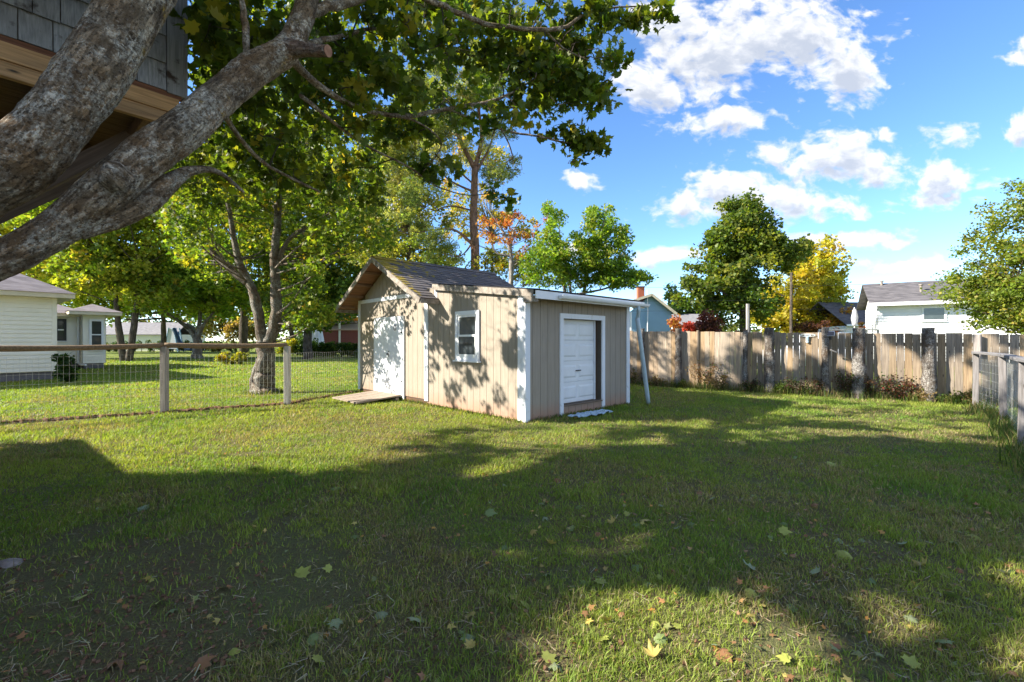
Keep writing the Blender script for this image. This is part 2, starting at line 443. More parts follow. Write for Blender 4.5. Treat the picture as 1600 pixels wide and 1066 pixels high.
def roof_far(name, a, b, course=0.14):
    t = NT(name); gp = t.coord()
    s = t.new('ShaderNodeSeparateXYZ', {0: gp})
    row = t.math('MULTIPLY', s.outputs['Z'], 1 / (course * 0.42))
    rowi = t.math('FLOOR', row)
    along = t.math('ADD', t.math('ADD', s.outputs['X'], s.outputs['Y']), t.math('MULTIPLY', rowi, 0.37))
    cell = t.math('FLOOR', t.math('MULTIPLY', along, 3.0))
    wn_ = t.new('ShaderNodeTexWhiteNoise', {'Vector': t.new('ShaderNodeCombineXYZ', {0: rowi, 1: cell}).outputs[0]}, noise_dimensions='3D').outputs['Value']
    k = t.mix(wn_, a, b)
    fr = t.math('FRACT', row)
    k = t.mix(t.rng(fr, 0.0, 0.18, 0.6, 0.0), k, tuple(q * 0.4 for q in a))
    return t.principled(k, 0.95, fr, 0.3, 0.01, 0.15)
M['roof_grey'] = roof_far('grey_shingle_roof', (0.085, 0.08, 0.085), (0.15, 0.14, 0.145))
M['roof_brown'] = roof_far('mauve_shingle_roof', (0.24, 0.205, 0.20), (0.36, 0.31, 0.30))
M['roof_pale'] = roof_far('pale_shingle_roof', (0.20, 0.19, 0.20), (0.28, 0.27, 0.28))
def glassmat():
    t = NT('window_glass'); c = t.coord()
    n = t.noise(c, 3.0, 3)
    k = t.mix(n, (0.015, 0.02, 0.025), (0.06, 0.075, 0.08))
    return t.principled(k, 0.06, None, 0, 0, 0.9)
M['glass'] = glassmat()
def shakemat():
    t = NT('cedar_shake'); c = t.coord(); oi = t.new('ShaderNodeObjectInfo')
    g = t.noise(t.mapping(c, (70, 70, 3)), 1.0, 5, 0.6)
    bl = t.noise(c, 9.0, 5)
    k = t.mix(t.rng(g, 0.3, 0.7), (0.17, 0.175, 0.19), (0.40, 0.40, 0.42))
    k = t.mix(t.math('MULTIPLY', oi.outputs['Random'], 0.5), k, (0.22, 0.21, 0.20))
    k = t.mix(t.rng(bl, 0.60, 0.72), k, (0.05, 0.035, 0.03))
    return t.principled(k, 0.9, g, 0.45, 0.004, 0.2)
M['shake'] = shakemat()
def groundmat():
    t = NT('lawn_ground'); gp = t.new('ShaderNodeNewGeometry').outputs['Position']
    s = t.new('ShaderNodeSeparateXYZ', {0: gp})
    n1 = t.noise(gp, 0.55, 5, 0.6); n2 = t.noise(gp, 7.0, 5, 0.7); n3 = t.noise(gp, 60.0, 3, 0.7)
    far = t.rng(s.outputs['Y'], 8.0, 16.0)
    green = t.mix(t.rng(n1, 0.35, 0.65), (0.11, 0.18, 0.028), (0.27, 0.28, 0.065))
    green = t.mix(t.math('MULTIPLY', t.rng(n2, 0.5, 0.8), 0.5), green, (0.21, 0.17, 0.075))
    soil = t.mix(t.rng(n3, 0.3, 0.7), (0.12, 0.078, 0.052), (0.34, 0.24, 0.16))
    th = t.mix(t.rng(n3, 0.3, 0.7), (0.12, 0.11, 0.055), (0.33, 0.29, 0.16))
    soil = t.mix(t.rng(t.noise(gp, 1.1, 6, .65), 0.44, 0.58), soil, th)
    k = t.mix(far, soil, green)
    k = t.mix(t.math('MULTIPLY', t.rng(n3, 0.35, 0.6), t.rng(far, 0, 1, 0.5, 0.35)), k, (0.12, 0.18, 0.03))
    return t.principled(k, 0.95, t.math('ADD', t.math('ADD', n3, n2), t.noise(gp, 22.0, 6, .75)), 1.0, 0.06, 0.1)
M['ground'] = groundmat()

# ------------------------------------------------------------------ helpers: foliage and limbs
T_DIAMOND = (np.array([(0, 0, 0), (0.42, 0.42, 0.10), (0, 1.0, -0.06), (-0.42, 0.42, 0.10)]), [(0, 1, 2, 3)])
def maple_template(seed=0, curl=0.12):
    rr = random.Random(seed)
    pts = [(0, -0.02), (0.16, -0.10), (0.30, 0.02), (0.30, 0.14), (0.56, 0.22), (0.40, 0.38), (0.46, 0.62), (0.20, 0.58), (0.12, 0.74), (0.0, 1.0),
           (-0.12, 0.74), (-0.20, 0.58), (-0.46, 0.62), (-0.40, 0.38), (-0.56, 0.22), (-0.30, 0.14), (-0.30, 0.02), (-0.16, -0.10)]
    v = [(0, 0.32, 0)]
    for x, y in pts:
        r2 = x * x + (y - 0.32) ** 2
        v.append((x * rr.uniform(.92, 1.08), y, -curl * r2 * 2.2 + 0.05 * abs(x) + rr.uniform(-.02, .02)))
    n = len(pts)
    return np.array(v), [(0, 1 + i, 1 + (i + 1) % n) for i in range(n)]
def star_template():
    pts = [(0, 0), (0.34, 0.05), (0.22, 0.24), (0.52, 0.48), (0.18, 0.52), (0.0, 1.0), (-0.18, 0.52), (-0.52, 0.48), (-0.22, 0.24), (-0.34, 0.05)]
    v = [(x, y, -0.25 * (x * x) + 0.10 * (y - .4)) for x, y in pts]
    return np.array(v), [(0, 1, 2), (0, 2, 4), (2, 3, 4), (4, 5, 6), (0, 4, 6), (0, 6, 8), (6, 7, 8), (0, 8, 9)]
T_STAR = star_template()
T_MAPLE = maple_template(1)
T_NEEDLE = (np.array([(0, 0, 0), (0.14, 0.5, 0.02), (0, 1, 0), (-0.6, 0.55, 0), (-0.42, 0.75, 0), (0.6, 0.6, 0.1), (0.42, 0.8, 0.1)]), [(0, 1, 2), (0, 3, 4), (0, 5, 6)])
def frames(normals, G=G):
    n = normals / np.linalg.norm(normals, axis=1, keepdims=True)
    r = G.normal(size=n.shape)
    x = np.cross(r, n); x /= np.linalg.norm(x, axis=1, keepdims=True) + 1e-9
    y = np.cross(n, x)
    return x, y, n
def bulk_mesh(name, verts, faces_k, colors=None):
    """faces_k: list of (m, k) int arrays"""
    me = bpy.data.meshes.new(name)
    nv = len(verts); me.vertices.add(nv); me.vertices.foreach_set('co', np.ascontiguousarray(verts, dtype=np.float32).ravel())
    loops = np.concatenate([f.ravel() for f in faces_k]).astype(np.int32)
    tot = np.concatenate([np.full(len(f), f.shape[1]) for f in faces_k])
    st = np.concatenate([[0], np.cumsum(tot)[:-1]]).astype(np.int32)
    me.loops.add(len(loops)); me.loops.foreach_set('vertex_index', loops)
    me.polygons.add(len(tot)); me.polygons.foreach_set('loop_start', st)
    me.update(calc_edges=True)
    if colors is not None:
        at_ = me.color_attributes.new('Col', 'FLOAT_COLOR', 'POINT')
        c4 = np.ones((nv, 4), dtype=np.float32); c4[:, :3] = colors
        at_.data.foreach_set('color', c4.ravel())
    return me
def leaf_bulk(name, cen, size, normals, col, tmpl):
    tv, tf = tmpl
    N = len(cen); k = len(tv)
    x, y, n = frames(normals)
    V = cen[:, None, :] + size[:, None, None] * (tv[None, :, 0:1] * x[:, None, :] + tv[None, :, 1:2] * y[:, None, :] + tv[None, :, 2:3] * n[:, None, :])
    base = (np.arange(N) * k)[:, None]
    ks = {}
    for f in tf: ks.setdefault(len(f), []).append(f)
    fl = []
    for kk, fs in ks.items():
        fs = np.array(fs); fl.append((base[:, None, :] + fs[None]).reshape(-1, kk))
    return bulk_mesh(name, V.reshape(-1, 3), fl, np.repeat(col, k, axis=0))
def palette_cols(n, pal, jitter=0.18):
    cs = np.array([p[0] for p in pal], dtype=float); w = np.array([p[1] for p in pal], dtype=float); w /= w.sum()
    i = G.choice(len(pal), n, p=w)
    c = cs[i] * (1 + G.normal(0, jitter, (n, 1))) * (1 + G.normal(0, 0.05, (n, 3)))
    return np.clip(c, 0.004, 0.9)
def spray(clusters, n_per, size, pal, up=0.6, cj=0.10, lj=0.20, flat=0.7, follow=0.7):
    """leaves gathered in clusters (centre, radius); returns arrays"""
    cs = []; col = []
    for (c, r) in clusters:
        n = max(3, int(n_per * R.uniform(.7, 1.3)))
        p = G.normal(size=(n, 3)); p /= np.linalg.norm(p, axis=1, keepdims=True) + 1e-9
        p *= (G.random((n, 1)) ** 0.45) * r
        p[:, 2] *= flat
        cs.append(p + np.array(c)[None])
        base = palette_cols(1, pal, cj)
        own = palette_cols(n, pal, lj)
        m = (G.random((n, 1)) < follow)
        col.append(np.where(m, base * (1 + G.normal(0, lj, (n, 1))), own))
    cen = np.concatenate(cs); col = np.clip(np.concatenate(col), .004, .9)
    N = len(cen)
    nr = G.normal(size=(N, 3)) * (1 - up) + np.array([0, 0, up])[None]
    nr += 1e-4
    return cen, size * G.uniform(.65, 1.3, N), nr, col
def tube_arrays(path, radii, sides=8, seg=None, wob=0.0, bump=0.0, seed=0, ridge=0.0):
    """Catmull-Rom tube; returns verts, faces"""
    P = [Vector(p) for p in path]; n = len(P)
    seg = seg or 4
    pts = []; rs = []
    for i in range(n - 1):
        p0 = P[max(i - 1, 0)]; p1 = P[i]; p2 = P[i + 1]; p3 = P[min(i + 2, n - 1)]
        for s in range(seg):
            t = s / seg
            q = 0.5 * ((2 * p1) + (p2 - p0) * t + (2 * p0 - 5 * p1 + 4 * p2 - p3) * t * t + (3 * p1 - p0 - 3 * p2 + p3) * t ** 3)
            pts.append(q); rs.append(radii[i] * (1 - t) + radii[i + 1] * t)
    pts.append(P[-1]); rs.append(radii[-1])
    rr = random.Random(seed)
    if wob: pts = [pts[0]] + [p + Vector((rr.uniform(-1, 1), rr.uniform(-1, 1), rr.uniform(-1, 1))) * wob * r for p, r in zip(pts[1:-1], rs[1:-1])] + [pts[-1]]
    V = []; Fc = []; BK = []; run_ = 0.0
    a = None
    from mathutils import noise as mn
    for i, p in enumerate(pts):
        d = (pts[min(i + 1, len(pts) - 1)] - pts[max(i - 1, 0)]).normalized()
        if a is None: a = d.orthogonal().normalized()
        a = (a - d * a.dot(d)).normalized(); b = d.cross(a)
        if i: run_ += (pts[i] - pts[i - 1]).length
        for k in range(sides):
            t = 2 * pi * k / sides
            q = a * cos(t) + b * sin(t)
            rad = rs[i]
            if bump:
                w = p + q * rad
                if ridge:
                    g_ = Vector((cos(t) * rs[i] * 26, sin(t) * rs[i] * 26, run_ * 4.5 + seed * 7))
                    rad += ridge * (abs(mn.noise(g_)) * -2.0 + mn.noise(g_ * 2.3) * .6)
                rad *= 1 + bump * (mn.noise(w * 3.0 + Vector((seed, 0, 0))) * 1.6 + mn.noise(w * 11.0) * 0.55 + mn.noise(w * 30.0) * 0.28)
            V.append(p + q * rad); BK.append((cos(t) * rs[i], sin(t) * rs[i], run_ + seed * .37))
    for i in range(len(pts) - 1):
        for k in range(sides):
            k2 = (k + 1) % sides
            Fc.append((i * sides + k, i * sides + k2, (i + 1) * sides + k2, (i + 1) * sides + k))
    e = len(V) - sides
    Fc.append(tuple(range(e, e + sides))); Fc.append(tuple(range(sides - 1, -1, -1)))
    return V, Fc, BK
class TB:
    def __init__(s): s.v = []; s.f = []; s.b = []
    def add(s, *a, **k):
        v, f, b = tube_arrays(*a, **k); n = len(s.v)
        s.v += v; s.b += b; s.f += [tuple(i + n for i in q) for q in f]
    def build(s, name, mat, parent, kind=None):
        o = mesh(name, s.v, s.f, mat, parent, kind, smooth=True)
        at_ = o.data.attributes.new('Bk', 'FLOAT_VECTOR', 'POINT'); at_.data.foreach_set('vector', np.array(s.b, dtype=np.float32).ravel())
        return o
def crown_clusters(ells, n, rc, rng=R, bias=0.5, cut=None):
    vol = [e[1][0] * e[1][1] * e[1][2] for e in ells]; tot = sum(vol)
    out = []
    for e, v in zip(ells, vol):
        c, r = e
        for _ in range(max(1, int(n * v / tot))):
            while True:
                d = Vector((rng.gauss(0, 1), rng.gauss(0, 1), rng.gauss(0, 1))).normalized()
                q = rng.random() ** bias
                p = Vector((c[0] + d.x * r[0] * q, c[1] + d.y * r[1] * q, c[2] + d.z * r[2] * q))
                if cut is None or cut(p): break
            out.append((p, rc * rng.uniform(.6, 1.25)))
    return out
def tree(name, label, cat, base, trunks, ells, n, rc, n_per, leaf, pal, bark_m, tmpl=T_DIAMOND, group=None, limbs=14, up=.45, bias=.5, lr=0.05, flat=.75, clusters=None, sides=8, follow=.7, lj=.2):
    """trunks: list of (path relative to base, radii)"""
    root = thing(name, label, cat, base, 0, group)
    B = Vector(base)
    cl = clusters or crown_clusters(ells, n, rc, bias=bias)
    tb = TB()
    ends = []
    for path, radii in trunks:
        tb.add(path, radii, sides=sides, seg=5, wob=0.12, bump=0.10, seed=len(ends))
        for i in range(1, len(path)):
            for t in (0.0, .25, .5, .75):
                ends.append((Vector(path[i - 1]).lerp(Vector(path[i]), t), radii[i]))
        ends.append((Vector(path[-1]), radii[-1]))
    pick = cl if len(cl) <= limbs else R.sample(cl, limbs)
    for (c, r) in pick:
        lc = Vector(c)
        cand = [e for e in ends if e[0].z < lc.z + 0.3] or ends
        e = min(cand, key=lambda q: (q[0] - lc).length + R.uniform(0, .8) + max(0, 1.0 - (lc.z - q[0].z)) * .5)
        s, rr_ = e
        mid = s.lerp(lc, .5) + Vector((R.uniform(-.15, .15), R.uniform(-.15, .15), -0.06 * (lc - s).length))
        r0 = min(rr_ * .7, lr * (0.5 + (lc - s).length * .25))
        tb.add([s, mid, lc], [r0, r0 * .6, r0 * .2], sides=5, seg=3, wob=.3, seed=R.randint(0, 999))
    tb.build('trunk', bark_m, root)
    cen, sz, nr, col = spray(cl, n_per, leaf, pal, up=up, flat=flat, follow=follow, lj=lj)
    o = link('crown', leaf_bulk('crown', cen, sz, nr, col, tmpl), M['leaf'], root, 'stuff')
    return root

# ------------------------------------------------------------------ ground
def ground_height(x, y):
    return 0.03 * (fbm(x, y, 1.6, 3) - .5) + 0.012 * (vnoise(x, y, .4, 9) - .5)
xs = np.concatenate([-np.geomspace(1400, 30, 12), np.arange(-24, 24.01, 0.4), np.geomspace(30, 1400, 12)])
ys = np.concatenate([-np.geomspace(600, 10, 8), np.arange(-6, 30.01, 0.4), np.geomspace(36, 2500, 14)])
GX, GY = np.meshgrid(xs, ys)
near = (np.abs(GX) < 22) & (GY > -5) & (GY < 28)
GZ = np.where(near, ground_height(GX, GY), 0)
nx, ny = len(xs), len(ys)
idx = np.arange(nx * ny).reshape(ny, nx)
fq = np.stack([idx[:-1, :-1], idx[:-1, 1:], idx[1:, 1:], idx[1:, :-1]], -1).reshape(-1, 4)
link('ground', bulk_mesh('ground', np.stack([GX, GY, GZ], -1).reshape(-1, 3), [fq]), M['ground'], None, 'structure')

SC = Vector((0.21, 7.66, 0))                   # near corner of the shed
SA = math.atan2(0.69, 0.724)
SU = Vector((-sin(SA), cos(SA), 0)); SV = Vector((cos(SA), sin(SA), 0))
def shed_local(x, y):
    dx = x - SC.x; dy = y - SC.y
    return dx * SV.x + dy * SV.y, dx * SU.x + dy * SU.y

def lawn():
    bare = [(gnd(60, 960), 1.1, 1.1), (gnd(20, 1040), .8, 1.1), (gnd(300, 930), .55, .9), (gnd(230, 1000), .5, .8), (gnd(430, 880), .5, .6), (gnd(200, 850), .5, .55), (gnd(620, 1000), .35, .4), (gnd(1230, 1000), .35, .5),
            (gnd(850, 1040), .3, .55), (gnd(640, 870), .4, .4), (gnd(830, 662), .6, .55), (gnd(1000, 660), .4, .5), (gnd(380, 940), .5, .6), (gnd(1330, 850), .4, .4)]
    parts_v = []; parts_c = []
    # rings: y0, y1, blades per m2, height, width
    rings = [(1.55, 2.6, 13000, .038, .0040), (2.6, 3.8, 9000, .041, .0050), (3.8, 5.5, 5200, .045, .007), (5.5, 8.0, 2900, .050, .0105), (8.0, 12.0, 1350, .054, .017), (12, 19, 520, .060, .03), (19, 34, 120, .07, .06)]
    for (y0, y1, dens, hh, ww) in rings:
        xm = 1.22 * y1 + .3
        area = 2 * xm * (y1 - y0)
        n = int(area * dens)
        x = G.uniform(-xm, xm, n); y = G.uniform(y0, y1, n)
        k = np.abs(x) < 1.2 * y + .3
        x, y = x[k], y[k]
        clump = fbm(x, y, .16, 31, 2); patch = fbm(x, y, 1.1, 5, 3)
        keep = 0.62 + 1.1 * (clump - .35)
        for c, r, s in bare:
            d = np.sqrt((x - c.x) ** 2 + (y - c.y) ** 2) / r + (fbm(x, y, .35, 77, 2) - .5) * .9
            keep -= .72 * s * np.clip(1.35 - d, 0, 1)
        fpts = [Vector((-9.6, 6.6, 0)), gnd(257, 646), gnd(449, 633), Vector((-4.3, 12.2, 0))]
        wob = .05 * (vnoise(x, y, .4, 12) - .5)
        for a_, b_ in zip(fpts[:-1], fpts[1:]):
            dv = b_ - a_; L2 = dv.length
            tt = ((x - a_.x) * dv.x + (y - a_.y) * dv.y) / L2
            pd = ((x - a_.x) * -dv.y + (y - a_.y) * dv.x) / L2
            keep = np.where((tt > -.1) & (tt < L2 + .1) & (np.abs(pd + .03 + wob) < .11), keep - 1.3, keep)
        tb_ = gnd(413, 615)
        keep -= np.clip(1.0 - np.sqrt((x - tb_.x) ** 2 + (y - tb_.y) ** 2) / .55, 0, 1) * 1.5
        lx, ly = shed_local(x, y)
        keep[(lx > -.03) & (lx < 3.3) & (ly > -.03) & (ly < 6.45)] = -9
        keep = np.maximum(keep, np.where(keep < -5, -1, .10))
        k = G.random(len(x)) < keep
        x, y, clump, patch = x[k], y[k], clump[k], patch[k]
        n = len(x)
        h = hh * (0.45 + 0.9 * patch) * (0.6 + .8 * clump) * G.uniform(.45, 1.35, n)
        ang = G.uniform(0, 2 * pi, n); lean = G.uniform(0.1, 1.3, n) * h
        w = ww * G.uniform(.6, 1.3, n) * .5
        z = ground_height(x, y) - .004
        bx, by = np.cos(ang), np.sin(ang)
        la = ang + G.uniform(.6, 2.5, n)
        lxv, lyv = np.cos(la) * lean, np.sin(la) * lean
        hz = h
        v = np.empty((n, 5, 3))
        v[:, 0] = np.stack([x - bx * w, y - by * w, z], -1); v[:, 1] = np.stack([x + bx * w, y + by * w, z], -1)
        v[:, 2] = np.stack([x + bx * w * .8 + lxv * .3, y + by * w * .8 + lyv * .3, z + hz * .6], -1)
        v[:, 3] = np.stack([x - bx * w * .8 + lxv * .3, y - by * w * .8 + lyv * .3, z + hz * .6], -1)
        v[:, 4] = np.stack([x + lxv, y + lyv, z + hz * .97], -1)
        tone = np.clip(fbm(x, y, .7, 55, 3) + G.normal(0, .10, n), 0, 1)[:, None]
        g1 = np.array([.115, .225, .034]); g2 = np.array([.34, .37, .075])
        c = g1 * (1 - tone) + g2 * tone
        dryp = np.clip((fbm(x, y, .8, 91, 3) - .46) * 2.2, 0.03, .55)
        if y0 < 6: dryp = dryp + .12
        dry = (G.random(n) < dryp)[:, None]
        c = np.where(dry, np.array([.36, .29, .15]) * G.uniform(.5, 1.2, (n, 1)), c)
        c = c * G.uniform(.7, 1.3, (n, 1))
        parts_v.append(v.reshape(-1, 3)); parts_c.append(np.repeat(c, 5, axis=0))
    V = np.concatenate(parts_v[:3]); C = np.concatenate(parts_c[:3])
    n = len(V) // 5
    b = (np.arange(n) * 5)[:, None]
    f1 = [b + np.array([[0, 1, 2, 3]]), b + np.array([[3, 2, 4]])]
    V2 = np.concatenate([v.reshape(-1, 5, 3)[:, [0, 1, 4]].reshape(-1, 3) for v in parts_v[3:]]); C2 = np.concatenate([v.reshape(-1, 5, 3)[:, [0, 1, 4]].reshape(-1, 3) for v in parts_c[3:]])
    m = len(V2) // 3
    f1.append((np.arange(m) * 3)[:, None] + np.array([[0, 1, 2]]) + len(V))
    link('lawn_grass', bulk_mesh('lawn_grass', np.concatenate([V, V2]), f1, np.concatenate([C, C2])), M['grass'], None, 'stuff')
    n += m
    print('grass blades', n)
lawn()

# ------------------------------------------------------------------ the shed
shed = thing('garden_shed', 'taupe garden shed with a white framed window, white double door and lean-to with panel door', 'shed', SC, SA)
WT = 0.012                                      # siding strip proud of the sheathing
def strips(u0, u1, step, z0, ztop, openings, place, width_gap=0.008):
    """vertical siding strips; openings: (u0,u1,z0,z1); place(ua,ub,za,zb_a,zb_b) builds one"""
    cuts = [u0]
    while cuts[-1] + step < u1 - .03: cuts.append(cuts[-1] + step)
    cuts.append(u1)
    for o in openings: cuts += [o[0], o[1]]
    cuts = sorted(set(round(c, 4) for c in cuts))
    c2 = [cuts[0]]
    for c in cuts[1:]:
        if c - c2[-1] > .02: c2.append(c)
    for a, b in zip(c2[:-1], c2[1:]):
        m = (a + b) / 2
        spans = [(z0, None)]
        for o in openings:
            if o[0] < m < o[1]:
                spans = ([(z0, o[2])] if o[2] > z0 + .03 else []) + [(o[3], None)]
        g = width_gap / 2
        for s0, s1 in spans:
            ta = ztop(a) if s1 is None else s1; tb_ = ztop(b) if s1 is None else s1
            if min(ta, tb_) - s0 < .02: continue
            place(a + g, b - g, s0, ta, tb_)
def strip_front(a, b, z0, ta, tb_):
    x0, x1 = -WT, 0.0
    v = [(x0, a, z0), (x0, b, z0), (x0, b, tb_), (x0, a, ta), (x1, a, z0), (x1, b, z0), (x1, b, tb_), (x1, a, ta)]
    mesh('siding_board', v, [(0, 3, 2, 1), (4, 5, 6, 7), (0, 1, 5, 4), (1, 2, 6, 5), (2, 3, 7, 6), (3, 0, 4, 7)], M['siding'], shed)
def strip_side(a, b, z0, ta, tb_):
    y0, y1 = -WT, 0.0
    v = [(a, y0, z0), (b, y0, z0), (b, y0, tb_), (a, y0, ta), (a, y1, z0), (b, y1, z0), (b, y1, tb_), (a, y1, ta)]
    mesh('siding_board', v, [(0, 1, 2, 3), (4, 7, 6, 5), (0, 4, 5, 1), (1, 5, 6, 2), (2, 6, 7, 3), (3, 7, 4, 0)], M['siding'], shed)
GY0, GY1, GYC = 2.99, 6.34, 4.67
RZ, SL = 3.44, 0.53                             # gable roof: ridge top, slope
LZ = lambda y: 2.30 + 0.1216 * y                # lean-to roof top
DP = 3.25                                       # depth
lean_top = lambda y: LZ(y) - .10
gab_top = lambda y: RZ - SL * abs(y - GYC) - .13
# sheathing behind the strips (dark in the grooves), as thin walls
groove = plain('siding_groove', (0.10, 0.083, 0.066), 0.9, 0.1, 0.1)
def wallpoly(name, pts, thick_dir, mat=groove):
    n = len(pts); d = Vector(thick_dir)
    v = [Vector(p) for p in pts] + [Vector(p) + d for p in pts]
    fs = [tuple(range(n)), tuple(range(2 * n - 1, n - 1, -1))] + [((i + 1) % n, i, i + n, (i + 1) % n + n) for i in range(n)]
    return mesh(name, v, fs, mat, shed)
wallpoly('wall', [(0.001, 0.1, .04), (0.001, GY0, .04), (0.001, GY0, lean_top(GY0) - .003), (0.001, .1, lean_top(.1) - .003)], (.08, 0, 0))
wallpoly('wall', [(0.001, GY0 + .002, .10), (0.001, GY1, .10), (0.001, GY1, gab_top(GY1) - .003), (0.001, GYC, gab_top(GYC) - .003), (0.001, GY0 + .002, gab_top(GY0) - .003)], (.08, 0, 0))
wallpoly('wall', [(DP - .08, 0.0, .0), (DP - .08, GY1, .0), (DP - .08, GY1, gab_top(GY1)), (DP - .08, GYC, gab_top(GYC)), (DP - .08, GY0, gab_top(GY0)), (DP - .08, GY0, lean_top(GY0) - .003), (DP - .08, 0, lean_top(0) - .003)], (.08, 0, 0), M['siding'])
wallpoly('wall', [(0.082, GY1, .10), (DP - .082, GY1, .10), (DP - .082, GY1, gab_top(GY1)), (0.082, GY1, gab_top(GY1))], (0, -.08, 0), M['siding'])
# side wall with the overhead door opening
OX0, OX1, OZ0, OZ1 = 1.0, 2.23, .20, 1.82
for (a, b, c, d) in ((0.085, OX0, 0.0, 2.19), (OX1, DP - .082, 0.0, 2.19)):
    box('wall', (a, .002, c), (b, .082, d), groove, shed)
box('wall', (OX0 + .002, .002, OZ1 + .002), (OX1 - .002, .082, 2.19), groove, shed)
box('wall', (OX0 + .002, .002, 0.0), (OX1 - .002, .082, OZ0), groove, shed)
DY0, DY1, DZ1 = 3.97, 5.375, 1.97
strips(.0, GY0, .196, .03, lean_top, [(1.19, 1.90, 1.04, 1.97)], strip_front)
strips(GY0, GY1, .196, .12, lambda y: 2.405, [(DY0, DY1, .06, DZ1)], strip_front)
strips(GY0 + .05, GY1 - .05, .196, 2.50, gab_top, [], strip_front)
# split the gable strip that spans the apex is handled by the sloped tops
strips(.0, DP, .196, -.01, lambda x: 2.19, [(OX0, OX1, OZ0, OZ1)], strip_side)
# gable trim band, corner boards
box('trim_board', (-.034, GY0 - .02, 2.405), (-.001, GY1 + .02, 2.495), M['trim'], shed)
box('corner_board', (-.036, GY0 - .055, .09), (-.0005, GY0 + .075, 2.40), M['trim'], shed)
box('corner_board', (-.036, GY1 - .08, .10), (-.001, GY1 + .03, 2.402), M['trim'], shed)
box('corner_board', (-.036, -.035, .02), (-.0125, .125, 2.20), M['trim'], shed)
box('corner_board', (-.036, -.060, .02), (.085, -.036, 2.20), M['trim'], shed)
box('corner_board', (DP - .10, -.036, .0), (DP + .02, -.0125, 2.19), M['trim'], shed)
box('skirting_board', (.0, GY0 + .03, 0), (.05, GY1, .098), wood('skirting_wood', 'y', False, (.14, .08, .05)), shed)
# double door
door_m = plain('door_paint', (0.74, 0.76, 0.80), .5, .35, .06, 5)
mid = (DY0 + DY1) / 2
for a, b in ((DY0 + .01, mid - .004), (mid + .004, DY1 - .01)):
    d = box('door', (-.045, a, .07), (-.013, b, DZ1 - .06), door_m, shed)
    for z in (.45, 1.6):
        hx = (-.052, -.046)
        y = a + .01 if a < mid - .3 else b - .09
        h = box('hinge', (-.052, 0, 0), (-.0455, .08, .03), M['black'], None)
        h.parent = d; h.location = (-.0195, (y + .04) - (a + b) / 2, z - (.07 + DZ1 - .06) / 2)
box('door_header', (-.05, DY0 - .02, DZ1 - .055), (-.013, DY1 + .02, DZ1 + .02), M['trim'], shed)
box('door_jamb', (-.050, DY0 - .05, .0), (-.013, DY0 + .005, DZ1 - .06), M['trim'], shed)
box('door_jamb', (-.050, DY1 - .005, .06), (-.013, DY1 + .04, DZ1 - .06), M['trim'], shed)
mbx = MB(); mbx.rod((-.075, mid - .06, 1.02), (-.075, mid - .06, 1.16), .009, 6); mbx.rod((-.045, mid - .06, 1.03), (-.075, mid - .06, 1.03), .008, 6); mbx.rod((-.045, mid - .06, 1.15), (-.075, mid - .06, 1.15), .008, 6)
mbx.box((-.055, mid - .03, 1.06), (-.046, mid + .07, 1.10)); mbx.build('door_handle', M['black'], shed)
mbx = MB()
for i in range(12):
    t0, t1 = 2 * pi * i / 12, 2 * pi * (i + 1) / 12
    yc, zc = mid - .34, 1.72
    mbx.rod((-.052, yc + .045 * cos(t0), zc + .07 * sin(t0)), (-.052, yc + .045 * cos(t1), zc + .07 * sin(t1)), .007, 5)
mbx.build('horseshoe', M['black'], shed)
# window in the lean-to wall
WY0, WY1, WZ0, WZ1 = 1.17, 1.915, 1.02, 1.99
win = MB()
for a, b in (((-.05, WY0, WZ0), (-.0, WY0 + .07, WZ1)), ((-.05, WY1 - .07, WZ0), (-.0, WY1, WZ1)), ((-.05, WY0 + .07, WZ1 - .08), (-.0, WY1 - .07, WZ1)), ((-.05, WY0 + .07, WZ0), (-.0, WY1 - .07, WZ0 + .08))):
    win.box(a, b)
wo_ = win.build('window', M['trim'], shed)
sash = MB(); zm = (WZ0 + WZ1) / 2
for (z0, z1, x) in ((zm - .02, WZ1 - .08, -.020), (WZ0 + .08, zm + .02, -.038)):
    ya, yb = WY0 + .071, WY1 - .071
    sash.box((x - .012, ya, z0), (x + .010, ya + .045, z1)); sash.box((x - .012, yb - .045, z0), (x + .010, yb, z1))
    sash.box((x - .012, ya + .045, z1 - .04), (x + .010, yb - .045, z1)); sash.box((x - .012, ya + .045, z0), (x + .010, yb - .045, z0 + .04))
sash.build('sash', M['white'], wo_)
box('pane', (-.020, WY0 + .10, zm), (-.016, WY1 - .10, WZ1 - .10), M['glass'], wo_)
box('pane', (-.038, WY0 + .10, WZ0 + .10), (-.034, WY1 - .10, zm), M['glass'], wo_)
box('sill', (-.085, WY0 - .03, WZ0 - .03), (-.0, WY1 + .03, WZ0 - .001), M['trim'], wo_)
# overhead door in the side wall
RD = .15
od = box('overhead_door', (OX0, RD, OZ0), (OX1, RD + .04, OZ1), M['white'], shed)
cx, cz = (OX0 + OX1) / 2, (OZ0 + OZ1) / 2
def onto_door(name, a, b, mat, bev=0):
    c = Vector([(a[i] + b[i]) / 2 for i in range(3)]) - Vector((cx, RD + .02, cz))
    o = box(name, a, b, mat, od, bev=bev); o.location = c; return o
sh_ = (OZ1 - OZ0) / 4
def raised(name, xa, xb, za, zb, y):
    i, dpt = .035, .016
    v = [(xa, y, za), (xb, y, za), (xb, y, zb), (xa, y, zb), (xa + i, y - dpt, za + i), (xb - i, y - dpt, za + i), (xb - i, y - dpt, zb - i), (xa + i, y - dpt, zb - i)]
    o = mesh(name, [Vector(p) - Vector((cx, RD + .02, cz)) for p in v], [(0, 1, 5, 4), (1, 2, 6, 5), (2, 3, 7, 6), (3, 0, 4, 7), (4, 5, 6, 7)], M['white'], od)
    return o
